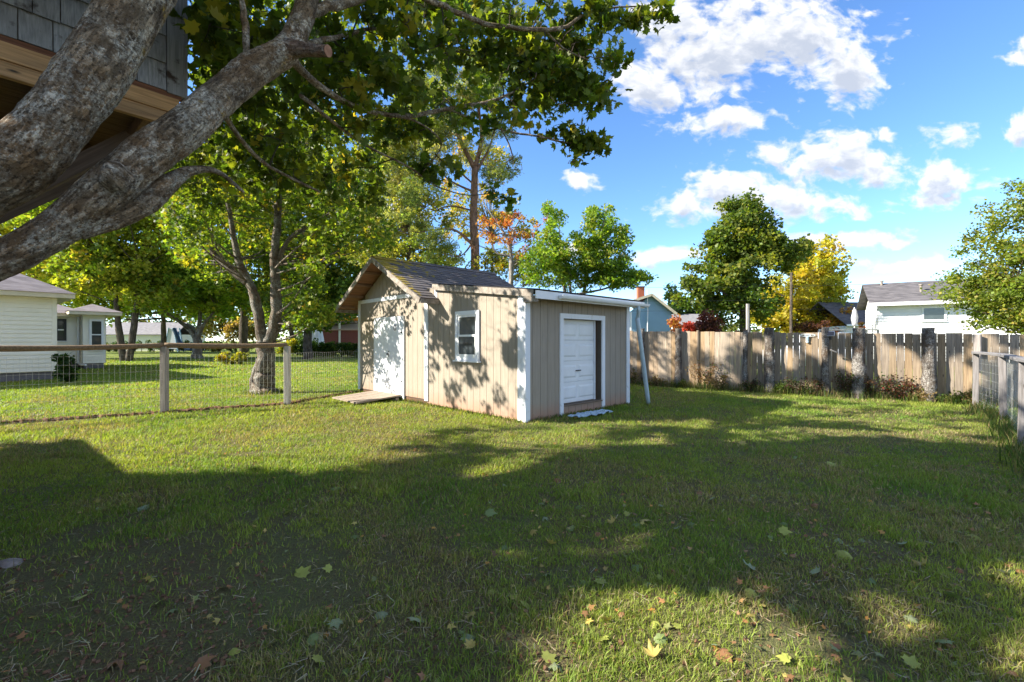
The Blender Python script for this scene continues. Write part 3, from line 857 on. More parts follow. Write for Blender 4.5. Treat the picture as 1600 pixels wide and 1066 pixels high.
for k in range(4):
    z0 = OZ0 + k * sh_
    onto_door('door_section', (OX0 + .004, RD - .020, z0 + .006), (OX1 - .004, RD - .001, z0 + sh_ - .006), M['white'], .004)
    wdt = (OX1 - OX0 - .08 * 3) / 2
    for j in range(2):
        xa = OX0 + .08 + j * (wdt + .08)
        raised('door_panel', xa, xa + wdt, z0 + .08, z0 + sh_ - .08, RD - .0205)
hd = MB(); hd.rod((cx - .07, RD - .055, OZ0 + .62), (cx + .07, RD - .055, OZ0 + .62), .011, 6); hd.rod((cx - .06, RD - .055, OZ0 + .62), (cx - .06, RD - .02, OZ0 + .62), .009, 6); hd.rod((cx + .06, RD - .055, OZ0 + .62), (cx + .06, RD - .02, OZ0 + .62), .009, 6)
h_ = hd.build('handle', M['black'], od)
for v in h_.data.vertices: v.co = v.co - Vector((cx, RD + .02, cz))
jm = wood('jamb_wood', 'z', False, (.12, .085, .06))
box('reveal', (OX1 - .0015, .083, OZ0), (OX1 + .03, RD + .3, OZ1), jm, shed)
box('reveal', (OX0 - .03, .083, OZ0), (OX0 + .0015, RD + .3, OZ1), jm, shed)
box('reveal', (OX0 - .03, .083, OZ1 + .0015), (OX1 + .03, RD + .3, OZ1 + .03), jm, shed)
box('door_stop', (OX1 - .085, RD - .05, OZ0), (OX1 - .045, RD - .022, OZ1), M['trim'], shed)
box('sill', (OX0 - .0, -.045, OZ0 - .025), (OX1 + .0, RD + .3, OZ0 - .001), wood('sill_wood', 'x', False, (.20, .15, .11)), shed)
tw = .095
box('door_trim', (OX0 - tw, -.040, .0), (OX0, -.0125, OZ1 + .0), M['trim'], shed)
box('door_trim', (OX1, -.040, .0), (OX1 + tw, -.0125, OZ1 + .0), M['trim'], shed)
box('door_trim', (OX0 - tw, -.042, OZ1 + .001), (OX1 + tw, -.0125, OZ1 + .095), M['trim'], shed)
# gable roof with overhang
OH = .47
yl, yr = GYC + 2.13, GYC - 2.13
ze = RZ - SL * 2.13
xf, xb_ = -OH, DP + .15
plank_in = wood('soffit_plank', 'x', False, (.26, .14, .08))
slab('roof_deck', [(xf, GYC, RZ - .03), (xf, yr, ze - .03), (xb_, yr, ze - .03), (xb_, GYC, RZ - .03)], .018, plank_in, shed)
slab('roof_deck', [(xf, GYC, RZ - .03), (xf, yl, ze - .03), (xb_, yl, ze - .03), (xb_, GYC, RZ - .03)], .018, plank_in, shed)
# soffit rafters between the boards (ladder blocks of the overhang)
for sgn, ye in ((1, yl), (-1, yr)):
    for k in range(1, 5):
        y = GYC + sgn * (2.13 * k / 4.4)
        z = RZ - SL * abs(y - GYC) - .03 - .018 - .04
        box('rafter_block', (xf + .03, y - .02, z - .035), (-.014, y + .02, z + .03), M['board_x'], shed, (.30, .19, .12))
    # bargeboard
    p0 = Vector((xf - .012, GYC, RZ - .085)); p1 = Vector((xf - .012, ye, ze - .085))
    beam('bargeboard', p0, p1, .026, .115, M['grimy'], shed, up=(0, 0, 1))
    box('fascia_board', (xf, ye - (.025 if sgn < 0 else 0), ze - .13), (xb_, ye + (.0 if sgn < 0 else .025), ze - .035), M['grimy'], shed)
# shingle tabs: each one a piece, laid in courses on both slopes
sl_len = 2.13 * sqrt(1 + SL * SL)
crs = 0.142
ncrs = int(sl_len / crs)
ang = math.atan(SL)
tabm = {}
def tab_mesh(w):
    w = round(w, 2)
    if w not in tabm:
        me = bpy.data.meshes.new('shingle')
        t = .009; L = .19
        v = [(0, 0, 0), (w - .008, 0, 0), (w - .008, L, 0), (0, L, 0), (0, 0, t), (w - .008, 0, t), (w - .008, L, t * .3), (0, L, t * .3)]
        me.from_pydata(v, [], [(0, 3, 2, 1), (4, 5, 6, 7), (0, 1, 5, 4), (1, 2, 6, 5), (2, 3, 7, 6), (3, 0, 4, 7)])
        me.materials.append(M['shingle']); tabm[w] = me
    return tabm[w]
roof_r = MB()
def lay_shingles(sgn, single):
    for c in range(ncrs + 1):
        s0 = sl_len - c * crs                    # distance of the lower edge from the ridge
        x = xf - (.0 if c % 2 else .15)
        while x < xb_ - .02:
            w = .30
            xa = max(x, xf); xb2 = min(x + w, xb_)
            if xb2 - xa > .05:
                yy0 = GYC + sgn * s0 * cos(ang); zz0 = RZ - s0 * sin(ang) - .028 + R.uniform(0, .004)
                lift = .006
                if single:
                    o = link('shingle', tab_mesh(xb2 - xa), None, shed)
                    # local x along the eave, local y up the slope
                    yv = Vector((0, -sgn * cos(ang), sin(ang)))
                    xv = Vector((1, 0, 0)) if sgn < 0 else Vector((-1, 0, 0))
                    zv = xv.cross(yv)
                    m = Matrix((xv, yv, zv)).transposed().to_4x4()
                    st = Vector((xa if sgn < 0 else xb2, yy0, zz0)) + zv * lift * 1.0
                    m.translation = st
                    o.matrix_local = m @ Matrix.Rotation(radians(R.uniform(2.2, 3.4)) * -1, 4, 'X') @ Matrix.Rotation(radians(R.uniform(-.5, .5)), 4, 'Z')
                else:
                    yv = Vector((0, -sgn * cos(ang), sin(ang))); xv = Vector((-1, 0, 0)); zv = xv.cross(yv)
                    m = Matrix((xv, yv, zv)).transposed().to_4x4(); m.translation = Vector((xb2, yy0, zz0)) + zv * lift
                    roof_r.box((0, 0, 0), (xb2 - xa - .008, .19, .009), m @ Matrix.Rotation(radians(-2.8), 4, 'X'))
            x += w
lay_shingles(-1, True)
lay_shingles(1, False)
roof_r.build('shingle_field', M['shingle'], shed, 'stuff')
for k in range(11):                              # ridge caps
    a = xf + k * (xb_ - xf) / 11
    b = a + (xb_ - xf) / 11 + .03
    v = [(a, GYC, RZ + .006), (b, GYC, RZ - .006), (a, GYC - .14, RZ - .068), (b, GYC - .14, RZ - .080), (a, GYC + .14, RZ - .068), (b, GYC + .14, RZ - .080)]
    v += [(p[0], p[1], p[2] + .010) for p in v]
    mesh('ridge_cap', v, [(6, 8, 9, 7), (6, 7, 11, 10), (0, 1, 3, 2), (0, 4, 5, 1), (0, 2, 8, 6), (0, 6, 10, 4), (1, 7, 9, 3), (1, 5, 11, 7), (2, 3, 9, 8), (4, 10, 11, 5)], M['shingle'], shed)
# lean-to roof
lx0, lx1, ly0, ly1 = -.06, DP + .07, -.36, 2.69
flat_m = plain('dark_roofing', (.035, .033, .035), .9, .2, .2)
slab('lean_to_roof', [(lx0 - .02, ly0 - .02, LZ(ly0) + .005), (lx1, ly0 - .02, LZ(ly0) + .005), (lx1, ly1, LZ(ly1) + .005), (lx0 - .02, ly1, LZ(ly1) + .005)], .018, flat_m, shed)
beam('fascia_board', (lx0 - .012, ly0 + .08, LZ(ly0 + .08) - .075), (lx0 - .012, ly1, LZ(ly1) - .075), .024, .12, M['grimy'], shed)
box('fascia_block', (lx0 - .02, ly0 + .03, 2.05), (lx0 + .06, -.065, 2.15), M['grimy'], shed)
box('soffit', (lx0, ly0 + .02, 2.145), (lx1 - .01, -.063, 2.16), M['board_x'], shed, (.30, .20, .13))
box('gable_end_trim', (-.02, 2.60, 2.30), (.0, 2.69, 2.52), M['trim'], shed)
box('eave_fascia', (lx0 - .03, ly0 - .006, LZ(ly0) - .155), (lx1 + .0, ly0 + .016, LZ(ly0) - .022), M['white'], shed)
g = MB()
gx0, gx1 = .46, lx1 + .04
pr = []
for i in range(9):
    t = pi * i / 8
    pr.append((ly0 - .062 - .052 * cos(t), LZ(ly0) - .075 - .060 * sin(t)))
inn = [(ly0 - .062 - (.052 - .006) * cos(pi * i / 8), LZ(ly0) - .075 - .054 * sin(pi * i / 8)) for i in range(9)]
for i in range(8):
    g.quad((gx0, *pr[i]), (gx1, *pr[i]), (gx1, *pr[i + 1]), (gx0, *pr[i + 1]))
    g.quad((gx0, *inn[i + 1]), (gx1, *inn[i + 1]), (gx1, *inn[i]), (gx0, *inn[i]))
for x in (gx0, gx1): g.quad(*[(x, *p) for p in pr])
g.box((gx0, ly0 - .118, LZ(ly0) - .080), (gx1, ly0 - .108, LZ(ly0) - .066))
gut = g.build('gutter', M['white'], shed)
tb = TB()
tb.add([(2.98, ly0 - .06, 2.12), (2.97, ly0 - .07, 2.04), (3.03, ly0 - .02, 1.93), (3.04, ly0 - .0, 1.86)], [.036, .036, .036, .036], sides=10, seg=4)
tb.add([(3.035, ly0 + .0, 1.88), (3.30, ly0 + .01, .90), (3.53, -.34, .02)], [.047, .047, .047], sides=12, seg=4)
tb.build('downspout', M['pipe'], shed)
# ramp and scraps
rm = thing('wooden_ramp', 'pale pinkish plank ramp on the grass before the white double door', 'ramp', SC, SA)
rw = wood('ramp_wood', 'x', False, (.40, .33, .27))
for k in range(7):
    y0 = DY0 + .05 + k * .19
    beam('plank', (-1.15, y0 + .09, .035 + R.uniform(0, .006)), (-.06, y0 + .09, .115 + R.uniform(0, .006)), .18, .03, rw, rm)
box('bearer', (-.20, DY0 + .05, .0), (-.12, DY0 + 1.36, .075), rw, rm)
def tarp():
    n = 14; v = []; f = []
    c = gnd(920, 649)
    for i in range(n):
        for j in range(7):
            u_, w_ = i / (n - 1) - .5, j / 6 - .5
            p = c + SV * (u_ * 1.05) + SU * (w_ * .30 * (1 - .3 * abs(u_)) - .05)
            v.append((p.x + R.uniform(-.02, .02), p.y + R.uniform(-.02, .02), .045 + .03 * sin(i * 1.9 + j) * R.uniform(.3, 1)))
    for i in range(n - 1):
        for j in range(6): f.append((i * 7 + j, (i + 1) * 7 + j, (i + 1) * 7 + j + 1, i * 7 + j + 1))
    o = mesh('tarp', v, f, M['bluetarp'], smooth=False)
    m = o.modifiers.new('t', 'SOLIDIFY'); m.thickness = .006
    tag(o, 'crumpled pale blue tarp on the ground below the overhead door', 'tarp')
tarp()

# ------------------------------------------------------------------ left wire fence
wf = thing('wire_fence', 'low fence of grey posts, round wooden top rail and square wire mesh on the left', 'fence', (0, 0, 0))
FP = [Vector((-9.6, 6.6, 0)), gnd(257, 645), gnd(449, 632), SC + SU * 6.38 + SV * (-.03)]
for i, p in enumerate(FP[:3]):
    h = 1.30
    o = box('post', (-.055, -.055, 0), (.055, .055, h), M['board'], wf, (.40, .36, .33) if i < 2 else (.52, .50, .46), bev=.008)
    o.location = (p.x, p.y, h / 2 - .01); o.rotation_euler = (0, radians(R.uniform(-1, 1)), R.uniform(-.1, .1))
for a, b, da in ((FP[0], FP[1], -.02), (FP[1], FP[2], .0)):
    tb = TB()
    d = (b - a)
    pts = [a + d * t + Vector((0, 0, 1.315 + (.0 if t in (0, 1) else -.018 + da))) for t in (0, .33, .66, 1)]
    tb.add(pts, [.05, .056, .05, .046], sides=10, seg=6, bump=.06, seed=4)
    o = tb.build('rail', wood('rail_wood', 'x', False, (.27, .19, .12)), wf)
wm = MB()
for a, b in ((FP[0], FP[1]), (FP[1], FP[2]), (FP[2], FP[3])):
    L = (b - a).length; n = int(L / .075); d = (b - a) / L
    for k in range(n + 1):
        p = a + d * (k * .075)
        j = R.uniform(-.006, .006)
        wm.rod((p.x + j, p.y - .06, .0), (p.x, p.y - .06, 1.13), .0016, 3)
    for z in (.03, .13, .24, .36, .50, .66, .82, .98, 1.13):
        for q in range(6):
            s0 = a + d * (L * q / 6); s1 = a + d * (L * (q + 1) / 6)
            wm.rod((s0.x, s0.y - .06, z + .012 * sin(q * 2.1 + z * 9)), (s1.x, s1.y - .06, z + .012 * sin((q + 1) * 2.1 + z * 9)), .0016, 3)
wm.build('wire_mesh', M['metal'], wf, 'stuff')
def soil_edge():
    pts = [Vector((-9.6, 6.75, 0)), FP[1] + Vector((0, -.05, 0)), FP[2] + Vector((0, -.05, 0)), FP[3] + Vector((-.1, -.15, 0))]
    v = []; f = []
    for a, b in zip(pts[:-1], pts[1:]):
        n = int((b - a).length / .05)
        d = (b - a).normalized(); s = Vector((-d.y, d.x, 0))
        for k in range(n):
            p = a + d * (k * .05)
            w1 = R.uniform(.03, .10); w2 = R.uniform(.03, .12)
            i = len(v)
            z = float(ground_height(p.x, p.y))
            v += [p + s * w1 + Vector((0, 0, z - .01)), p + s * w1 * .4 + Vector((0, 0, z + R.uniform(.03, .065))), p - s * w2 * .4 + Vector((0, 0, z + R.uniform(.025, .055))), p - s * w2 + Vector((0, 0, z - .01))]
            if k: f += [(i - 4 + q, i + q, i + q + 1, i - 3 + q) for q in range(3)]
    mesh('soil_edge', v, f, M['soil'], None, 'structure')
soil_edge()

# ------------------------------------------------------------------ privacy fence and log posts
FA = Vector((1.6, 16.33, 0)); FB = Vector((14.4, 6.69, 0))
FD = (FB - FA).normalized(); FN = Vector((-FD.y, FD.x, 0)) * -1
if FN.y > 0: FN = -FN
pf = thing('privacy_fence', 'tall fence of upright boards, sunlit tan then shaded grey, with bark log posts', 'fence')
def fence_h(p): return 1.70 + (p.x - 3.9) / 5.7 * -.15 if p.x > 3.9 else 1.70
s = 0.0; L = (FB - FA).length
while s < L:
    w = R.uniform(.132, .146)
    p = FA + FD * (s + w / 2)
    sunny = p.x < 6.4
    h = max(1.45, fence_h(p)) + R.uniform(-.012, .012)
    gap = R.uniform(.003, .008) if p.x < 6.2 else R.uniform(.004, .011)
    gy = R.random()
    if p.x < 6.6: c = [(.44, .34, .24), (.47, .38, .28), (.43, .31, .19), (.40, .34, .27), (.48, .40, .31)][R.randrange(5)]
    else: c = [(.32, .25, .17), (.30, .24, .175), (.34, .25, .155), (.28, .235, .185), (.31, .255, .19)][R.randrange(5)]  # right stretch: tree shade put into the darker board colours
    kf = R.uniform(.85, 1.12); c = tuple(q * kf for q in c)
    wq = round((w - gap) / .004) * .004
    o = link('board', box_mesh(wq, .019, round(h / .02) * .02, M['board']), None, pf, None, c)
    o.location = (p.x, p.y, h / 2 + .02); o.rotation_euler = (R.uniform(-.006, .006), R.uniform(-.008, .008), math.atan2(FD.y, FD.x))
    s += w
for z in (.40, 1.32):
    a = FA - FN * .05; b = FB - FN * .05
    n = 5
    for k in range(n):
        beam('rail', a.lerp(b, k / n) + Vector((0, 0, z)), a.lerp(b, (k + 1) / n - .0005) + Vector((0, 0, z)), .04, .09, M['board_x'], pf, (.36, .27, .19))
# bark log posts on the near side, seen at these photograph columns with these widths
def fence_at(px):
    r = (px - 800) / F
    t = (r * FA.y - FA.x) / (FD.x - r * FD.y)
    return FA + FD * t
for i, (px, wpx, hz, lean) in enumerate([(1006, 7, 1.80, 0), (1062, 12, 1.78, .0), (1165, 8, 1.72, .01), (1204, 17, 1.76, -.01), (1290, 12, 1.75, .0), (1341, 20, 1.72, .02), (1451, 20, 1.70, -.03)]):
    p = fence_at(px) + FN * (.03 + wpx / 2 / F * 11)
    r = wpx / 2 / F * p.y * .82
    tb = TB()
    tb.add([(p.x, p.y, -.02), (p.x + lean * .5, p.y, hz * .5), (p.x + lean, p.y, hz)], [r * 1.15, r, r * .96], sides=16, seg=12, bump=.16, seed=i * 7 + 1)
    tb.build('log_post', M['bark_log'], pf)
p = fence_at(1091) + FN * .04
beam('post', (p.x, p.y, 0), (p.x, p.y, 1.72), .05, .05, M['board_x'], pf, (.35, .28, .2))
p = fence_at(1167) - FN * .12
beam('post', (p.x, p.y, 0), (p.x, p.y, 1.9 + .55), .06, .06, M['board_x'], pf, (.62, .58, .52))
p = fence_at(1526) + FN * .06
beam('post', (p.x, p.y, .75), (p.x, p.y, 1.55), .16, .03, M['board_x'], pf, (.30, .28, .27))
# things hung on the fence
p = fence_at(1298) + FN * .17
bl = thing('solar_lamp', 'small black square solar lamp with pale rim on the dark log post', 'lamp', (p.x, p.y, 0), math.atan2(FD.y, FD.x))
z = EYE + (533 - 521) / F * p.y
box('lamp_frame', (-.085, -.012, z - .07), (.085, .0, z + .055), M['white'], bl, rot=(radians(-20), 0, 0))
box('solar_panel', (-.074, -.022, z - .06), (.074, -.0125, z + .045), plain('solar_cell', (.01, .012, .03), .15, .8), bl, rot=(radians(-20), 0, 0))
box('bracket', (-.02, -.0, z - .16), (.02, .09, z - .075), M['black'], bl)
p = fence_at(1262) + FN * .035
wr = thing('wire_ornament', 'pale oval wire ornament with a small cup hung on the fence boards', 'ornament', (p.x, p.y, 0), math.atan2(FD.y, FD.x))
z = EYE + (533 - 524) / F * p.y
mb_ = MB()
for i in range(20):
    t0, t1 = 2 * pi * i / 20, 2 * pi * (i + 1) / 20
    mb_.rod((.17 * cos(t0), -.01, z + .032 * sin(t0)), (.17 * cos(t1), -.01, z + .032 * sin(t1)), .006, 5)
    mb_.rod((.07 * cos(t0), -.012, z + .018 * sin(t0)), (.07 * cos(t1), -.012, z + .018 * sin(t1)), .005, 5)
mb_.build('ring', plain('pale_enamel', (.6, .72, .78), .4), wr)
mb_ = MB(); mb_.rod((0, -.01, z - .03), (0, -.01, z - .16), .035, 8, .02); mb_.rod((0, -.01, z - .16), (0, -.01, z - .19), .03, 8, .03)
mb_.build('cup', plain('blue_enamel', (.35, .5, .62), .4), wr)
p = fence_at(1299) + FN * .25
o = TB(); o.add([(p.x - .02, p.y, 1.18), (p.x + .10, p.y - .05, 1.12)], [.02, .017], sides=7, seg=2)
o = mesh('branch_stub', o.v, o.f, M['bark_pale'], pf)

# ------------------------------------------------------------------ low rail fence on the right
rf = thing('rail_fence', 'low grey weathered rail fence running toward the viewer at the right edge', 'fence')
RP = [Vector((9.42, 9.10, 0)), gnd(1567, 662), gnd(1599, 706), Vector((5.30, 4.35, 0)), Vector((4.3, 3.2, 0))]
for i, p in enumerate(RP):
    h = 1.15
    o = box('post', (-.045, -.045, 0), (.045, .045, h), M['board'], rf, (.22, .21, .21), bev=.006)
    o.location = (p.x, p.y, h / 2 - .01); o.rotation_euler = (R.uniform(-.02, .02), R.uniform(-.02, .02), .8)
for a, b in zip(RP[:-1], RP[1:]):
    beam('rail', a + Vector((-.0, 0, 1.165)), b + Vector((0, 0, 1.165)), .13, .045, M['board_x'], rf, (.24, .24, .25), bev=.004)
wm = MB()
for a, b in zip(RP[:-1], RP[1:]):
    L2 = (b - a).length; d = (b - a) / L2
    for k in range(int(L2 / .1)):
        p = a + d * (k * .1); wm.rod((p.x + .06, p.y, 0), (p.x + .06, p.y, 1.1), .0014, 3)
    for z in (.05, .2, .35, .5, .65, .8, .95, 1.1): wm.rod((a.x + .06, a.y, z), (b.x + .06, b.y, z), .0014, 3)
wm.build('wire_mesh', M['metal'], rf, 'stuff')

# ------------------------------------------------------------------ clapboard walls, houses
def clap(name, p0, p1, z0, z1, course, mat, parent, n_out):
    """lapped siding: every course leans out at its foot"""
    p0 = Vector((*p0, 0)); p1 = Vector((*p1, 0)); n_ = Vector((*n_out, 0)).normalized()
    m = MB(); z = z0
    while z < z1 - .01:
        zt = min(z + course, z1)
        a0 = p0 + n_ * .030 + Vector((0, 0, z)); b0 = p1 + n_ * .030 + Vector((0, 0, z))
        a1 = p0 + n_ * .003 + Vector((0, 0, zt)); b1 = p1 + n_ * .003 + Vector((0, 0, zt))
        m.quad(a0, b0, b1, a1)
        m.quad(p0 + Vector((0, 0, z)), p1 + Vector((0, 0, z)), b0, a0)
        z = zt
    return m.build(name, mat, parent, 'stuff')
def hip_roof(name, x0, x1, y0, y1, z, pitch, mat, parent, t=.03):
    w = min(x1 - x0, y1 - y0) / 2; h = w * pitch
    if (x1 - x0) > (y1 - y0): r0, r1 = (x0 + w, (y0 + y1) / 2), (x1 - w, (y0 + y1) / 2)
    else: r0, r1 = ((x0 + x1) / 2, y0 + w), ((x0 + x1) / 2, y1 - w)
    v = [(x0, y0, z), (x1, y0, z), (x1, y1, z), (x0, y1, z), (*r0, z + h), (*r1, z + h)]
    if (x1 - x0) > (y1 - y0): f = [(0, 1, 5, 4), (1, 2, 5), (2, 3, 4, 5), (3, 0, 4), (3, 2, 1, 0)]
    else: f = [(0, 1, 4), (1, 2, 5, 4), (2, 3, 5), (3, 0, 4, 5), (3, 2, 1, 0)]
    return mesh(name, v, f, mat, parent)
def window_on(parent, c, d, n_, w, h, frame_m=None, sash_=True):
    """window centred at c on a wall running along d with outward normal n_"""
    d = Vector(d).normalized(); n_ = Vector(n_).normalized(); c = Vector(c)
    Mx = Matrix((d, n_, Vector((0, 0, 1)))).transposed().to_4x4(); Mx.translation = c
    m = MB(); t = .09
    for a, b in (((-w / 2 - t, -.01, -h / 2 - t), (-w / 2, .05, h / 2 + t)), ((w / 2, -.01, -h / 2 - t), (w / 2 + t, .05, h / 2 + t)), ((-w / 2, -.01, h / 2), (w / 2, .05, h / 2 + t)), ((-w / 2, -.01, -h / 2 - t), (w / 2, .05, -h / 2))):
        m.box(a, b)
    o = m.build('window', frame_m or M['white'], parent); o.matrix_local = Mx
    m = MB(); m.box((-w / 2, .005, -h / 2), (w / 2, .018, h / 2)); m.build('pane', M['glass'], o)
    if sash_:
        m = MB(); m.box((-w / 2, .019, -.03), (w / 2, .036, .03)); m.build('sash_rail', M['white'], o)
    m = MB(); m.box((-w / 2 - t - .03, -.01, -h / 2 - t - .04), (w / 2 + t + .03, .08, -h / 2 - t - .001)); m.build('sill', M['white'], o)
    return o

# the white house on the left: local x runs along the wall to the right, local y into the house
HA = math.atan2(.785, .62)
hl = thing('white_house', 'white clapboard house with mauve hip roofs behind the wire fence at left', 'house', (-16.6, 16.3, 0), HA)
def house_block(root, x0, x1, y0, y1, zb, zt, mat, roof_m, pitch, oh=.45, course=.15, found=M['concrete'], fascia=M['fascia'], faces='frlb'):
    box('wall', (x0, y0, zb - .02), (x1, y1, zt), mat, root)
    if found: box('foundation', (x0 + .06, y0 + .06, 0), (x1 - .06, y1 - .06, zb - .022), found, root)
    if 'f' in faces: clap('siding', (x0, y0), (x1, y0), zb, zt, course, mat, root, (0, -1))
    if 'r' in faces: clap('siding', (x1, y0), (x1, y1), zb, zt, course, mat, root, (1, 0))
    if 'l' in faces: clap('siding', (x0, y1), (x0, y0), zb, zt, course, mat, root, (-1, 0))
    f = MB()
    f.box((x0 - oh, y0 - oh, zt + .0), (x1 + oh, y1 + oh, zt + .16))
    f.build('fascia', fascia, root)
    hip_roof('roof', x0 - oh - .04, x1 + oh + .04, y0 - oh - .04, y1 + oh + .04, zt + .165, pitch, roof_m, root)
house_block(hl, -11, 0, 0, 8.3, .32, 2.95, M['vinyl'], M['roof_brown'], .55)
box('corner_post', (-.10, -.03, .30), (.03, .09, 2.95), M['vinyl'], hl)
def hl_at(px, yl):
    """local x on the plane y=yl seen at photograph column px"""
    a = Vector((cos(HA), sin(HA))); b = Vector((-sin(HA), cos(HA)))
    o = Vector((-16.6, 16.3)) + b * yl
    r = (px - 800) / F
    return (r * o.y - o.x) / (a.x - r * a.y)
wy = 7.4
wx0, wx1 = hl_at(129, wy), hl_at(165, wy)
house_block(hl, wx0, wx1, wy, wy + 5, .30, 2.70, M['vinyl'], M['roof_brown'], .42, .55)
rx = hl_at(84, wy + .5)
house_block(hl, 0.2, wx0 - .01, wy + .55, wy + 4.6, .30, 2.60, M['vinyl'], M['roof_brown'], .42, .38)
window_on(hl, ((wx0 + wx1) / 2 + .08, wy - .02, 1.72), (1, 0, 0), (0, -1, 0), (wx1 - wx0) * .42, 1.35)
window_on(hl, (hl_at(92, wy + .55) + .06, wy + .53, 1.95), (1, 0, 0), (0, -1, 0), .22, .9, M['black'])
tb = TB(); xx = wx0 - .10
tb.add([(xx, wy + .42, 2.6), (xx, wy + .45, 2.4), (xx, wy + .45, .5), (xx + .02, wy + .38, .28), (xx + .12, wy + .05, .22), (xx + .2, wy - .12, .2)], [.05] * 6, sides=10, seg=4)
tb.build('downspout', M['white'], hl)

# grey-roofed white house at the right
A0 = at(1372, 533, 25.5)
hr = thing('bungalow', 'white bungalow with grey shingle roof and small slider window beyond the board fence', 'house', (A0.x, A0.y, 0), radians(-32))
LW = 13.0
box('wall', (0, 0, .3), (LW, 5, 3.45), M['vinyl_cool'], hr)
box('foundation', (.05, .05, 0), (LW - .05, 4.95, .299), M['concrete'], hr)
clap('siding', (0, 0), (LW, 0), .3, 3.45, .17, M['vinyl_cool'], hr, (0, -1))
clap('siding', (0, 5), (0, 0), .3, 3.45, .17, M['vinyl_cool'], hr, (-1, 0))
slab('roof', [(-.45, -.55, 3.52), (LW + .4, -.55, 3.52), (LW + .4, 2.5, 4.92), (-.45, 2.5, 4.92)], .05, M['roof_grey'], hr)
slab('roof', [(-.45, 5.55, 3.52), (LW + .4, 5.55, 3.52), (LW + .4, 2.5, 4.92), (-.45, 2.5, 4.92)], .05, M['roof_grey'], hr)
box('fascia', (-.5, -.60, 3.36), (LW + .45, -.57, 3.54), M['white'], hr)
mesh('gable_wall', [(0, .01, 3.451), (0, 4.99, 3.451), (0, 2.5, 4.8), (.1, .01, 3.451), (.1, 4.99, 3.451), (.1, 2.5, 4.8)], [(0, 2, 1), (3, 4, 5), (0, 1, 4, 3), (1, 2, 5, 4), (2, 0, 3, 5)], M['vinyl_cool'], hr)
box('soffit', (-.45, -.56, 3.453), (LW, -.0, 3.47), M['white'], hr)
wx = 2.35
window_on(hr, (wx, -.02, 2.87), (1, 0, 0), (0, -1, 0), .82, .62, None, False)
for (x, y, h) in ((wx - .35, .9, .35), (wx - 1.9, 2.2, .2)):
    z = 3.52 + (y + .55) / 3.05 * 1.40
    mb_ = MB(); mb_.rod((x, y, z - .02), (x, y, z + h), .06, 8); mb_.rod((x, y, z + h), (x, y, z + h + .06), .1, 8); mb_.build('roof_vent', M['grimy'], hr)

# second bungalow left of it, with deck, umbrella
B0 = at(1322, 533, 40)
h2 = thing('background_house', 'far low house with dark grey roof behind the closed patio umbrella', 'house', (B0.x, B0.y, 0), radians(4))
box('wall', (0, 0, 0), (9, 6, 2.75), M['vinyl_cool'], h2)
slab('roof', [(-.3, -.4, 2.85), (9.3, -.4, 2.85), (9.3, 3, 5.15), (-.3, 3, 5.15)], .06, M['roof_grey'], h2)
slab('roof', [(-.3, 6.4, 2.85), (9.3, 6.4, 2.85), (9.3, 3, 5.15), (-.3, 3, 5.15)], .06, M['roof_grey'], h2)
box('fascia', (-.3, -.45, 2.72), (9.3, -.42, 2.88), M['white'], h2)
window_on(h2, (1.5, -.02, 1.8), (1, 0, 0), (0, -1, 0), 1.2, .9)
U = at(1335, 515, 27)
um = thing('patio_umbrella', 'closed pale grey patio umbrella standing left of the white bungalow', 'umbrella', (U.x, U.y, 0))
zt = EYE + (533 - 482) / F * 27; zb = EYE + (533 - 512) / F * 27
tb = TB(); tb.add([(0, 0, zb + .1), (0, 0, zb + .25), (0, 0, (zb + zt) / 2), (0, 0, zt - .15), (0, 0, zt)], [.08, .15, .17, .11, .02], sides=9, seg=3, bump=.14, seed=5)
tb.build('canopy', M['greyfab'], um)
mb_ = MB(); mb_.rod((0, 0, 0), (0, 0, zt + .06), .025, 8); mb_.build('pole', M['white'], um)
mb_ = MB(); mb_.rod((0, 0, 0), (0, 0, .08), .25, 12); mb_.build('base', M['concrete'], um)
D0 = at(1280, 516, 24)
dk = thing('deck_railing', 'pale wooden deck railing seen just over the fence boards', 'railing', (D0.x, D0.y, 0), radians(-1))
wl_ = (1371 - 1280) / F * 24
zt = EYE + (533 - 515.5) / F * 24
beam('handrail', (0, 0, zt), (wl_, 0, zt), .12, .06, M['board_x'], dk, (.72, .66, .58))
beam('lower_rail', (0, 0, zt - .22), (wl_, 0, zt - .22), .05, .07, M['board_x'], dk, (.70, .66, .60))
for k in range(6): box('post', (k * wl_ / 5 - .04, -.04, 0), (k * wl_ / 5 + .04, .04, zt - .031), M['board'], dk, (.62, .56, .5))
# white parked car roof, just over the fence
CP = at(1268, 533, 21)
car = thing('parked_car', 'white car parked beyond the fence with only its roof showing', 'car', (CP.x, CP.y, 0))
def loft(name, secs, mat, parent, smooth=True):
    v = []; f = []; n = len(secs[0])
    for s_ in secs: v += s_
    for i in range(len(secs) - 1):
        for k in range(n): f.append((i * n + k, i * n + (k + 1) % n, (i + 1) * n + (k + 1) % n, (i + 1) * n + k))
    f.append(tuple(range(n - 1, -1, -1))); f.append(tuple(range(len(v) - n, len(v))))
    return mesh(name, v, f, mat, parent, smooth=smooth)
def ringy(x, hw, z0, z1, k=.25):
    return [(x, -hw, z0), (x, -hw, z1 - k * (z1 - z0)), (x, -hw + .12, z1), (x, hw - .12, z1), (x, hw, z1 - k * (z1 - z0)), (x, hw, z0)]
loft('body', [ringy(-2.2, .7, .35, .75), ringy(-2.0, .88, .3, .98), ringy(-.9, .9, .28, 1.02), ringy(1.6, .9, .28, 1.04), ringy(2.1, .86, .3, 1.0), ringy(2.25, .75, .4, .85)], M['carpaint'], car)
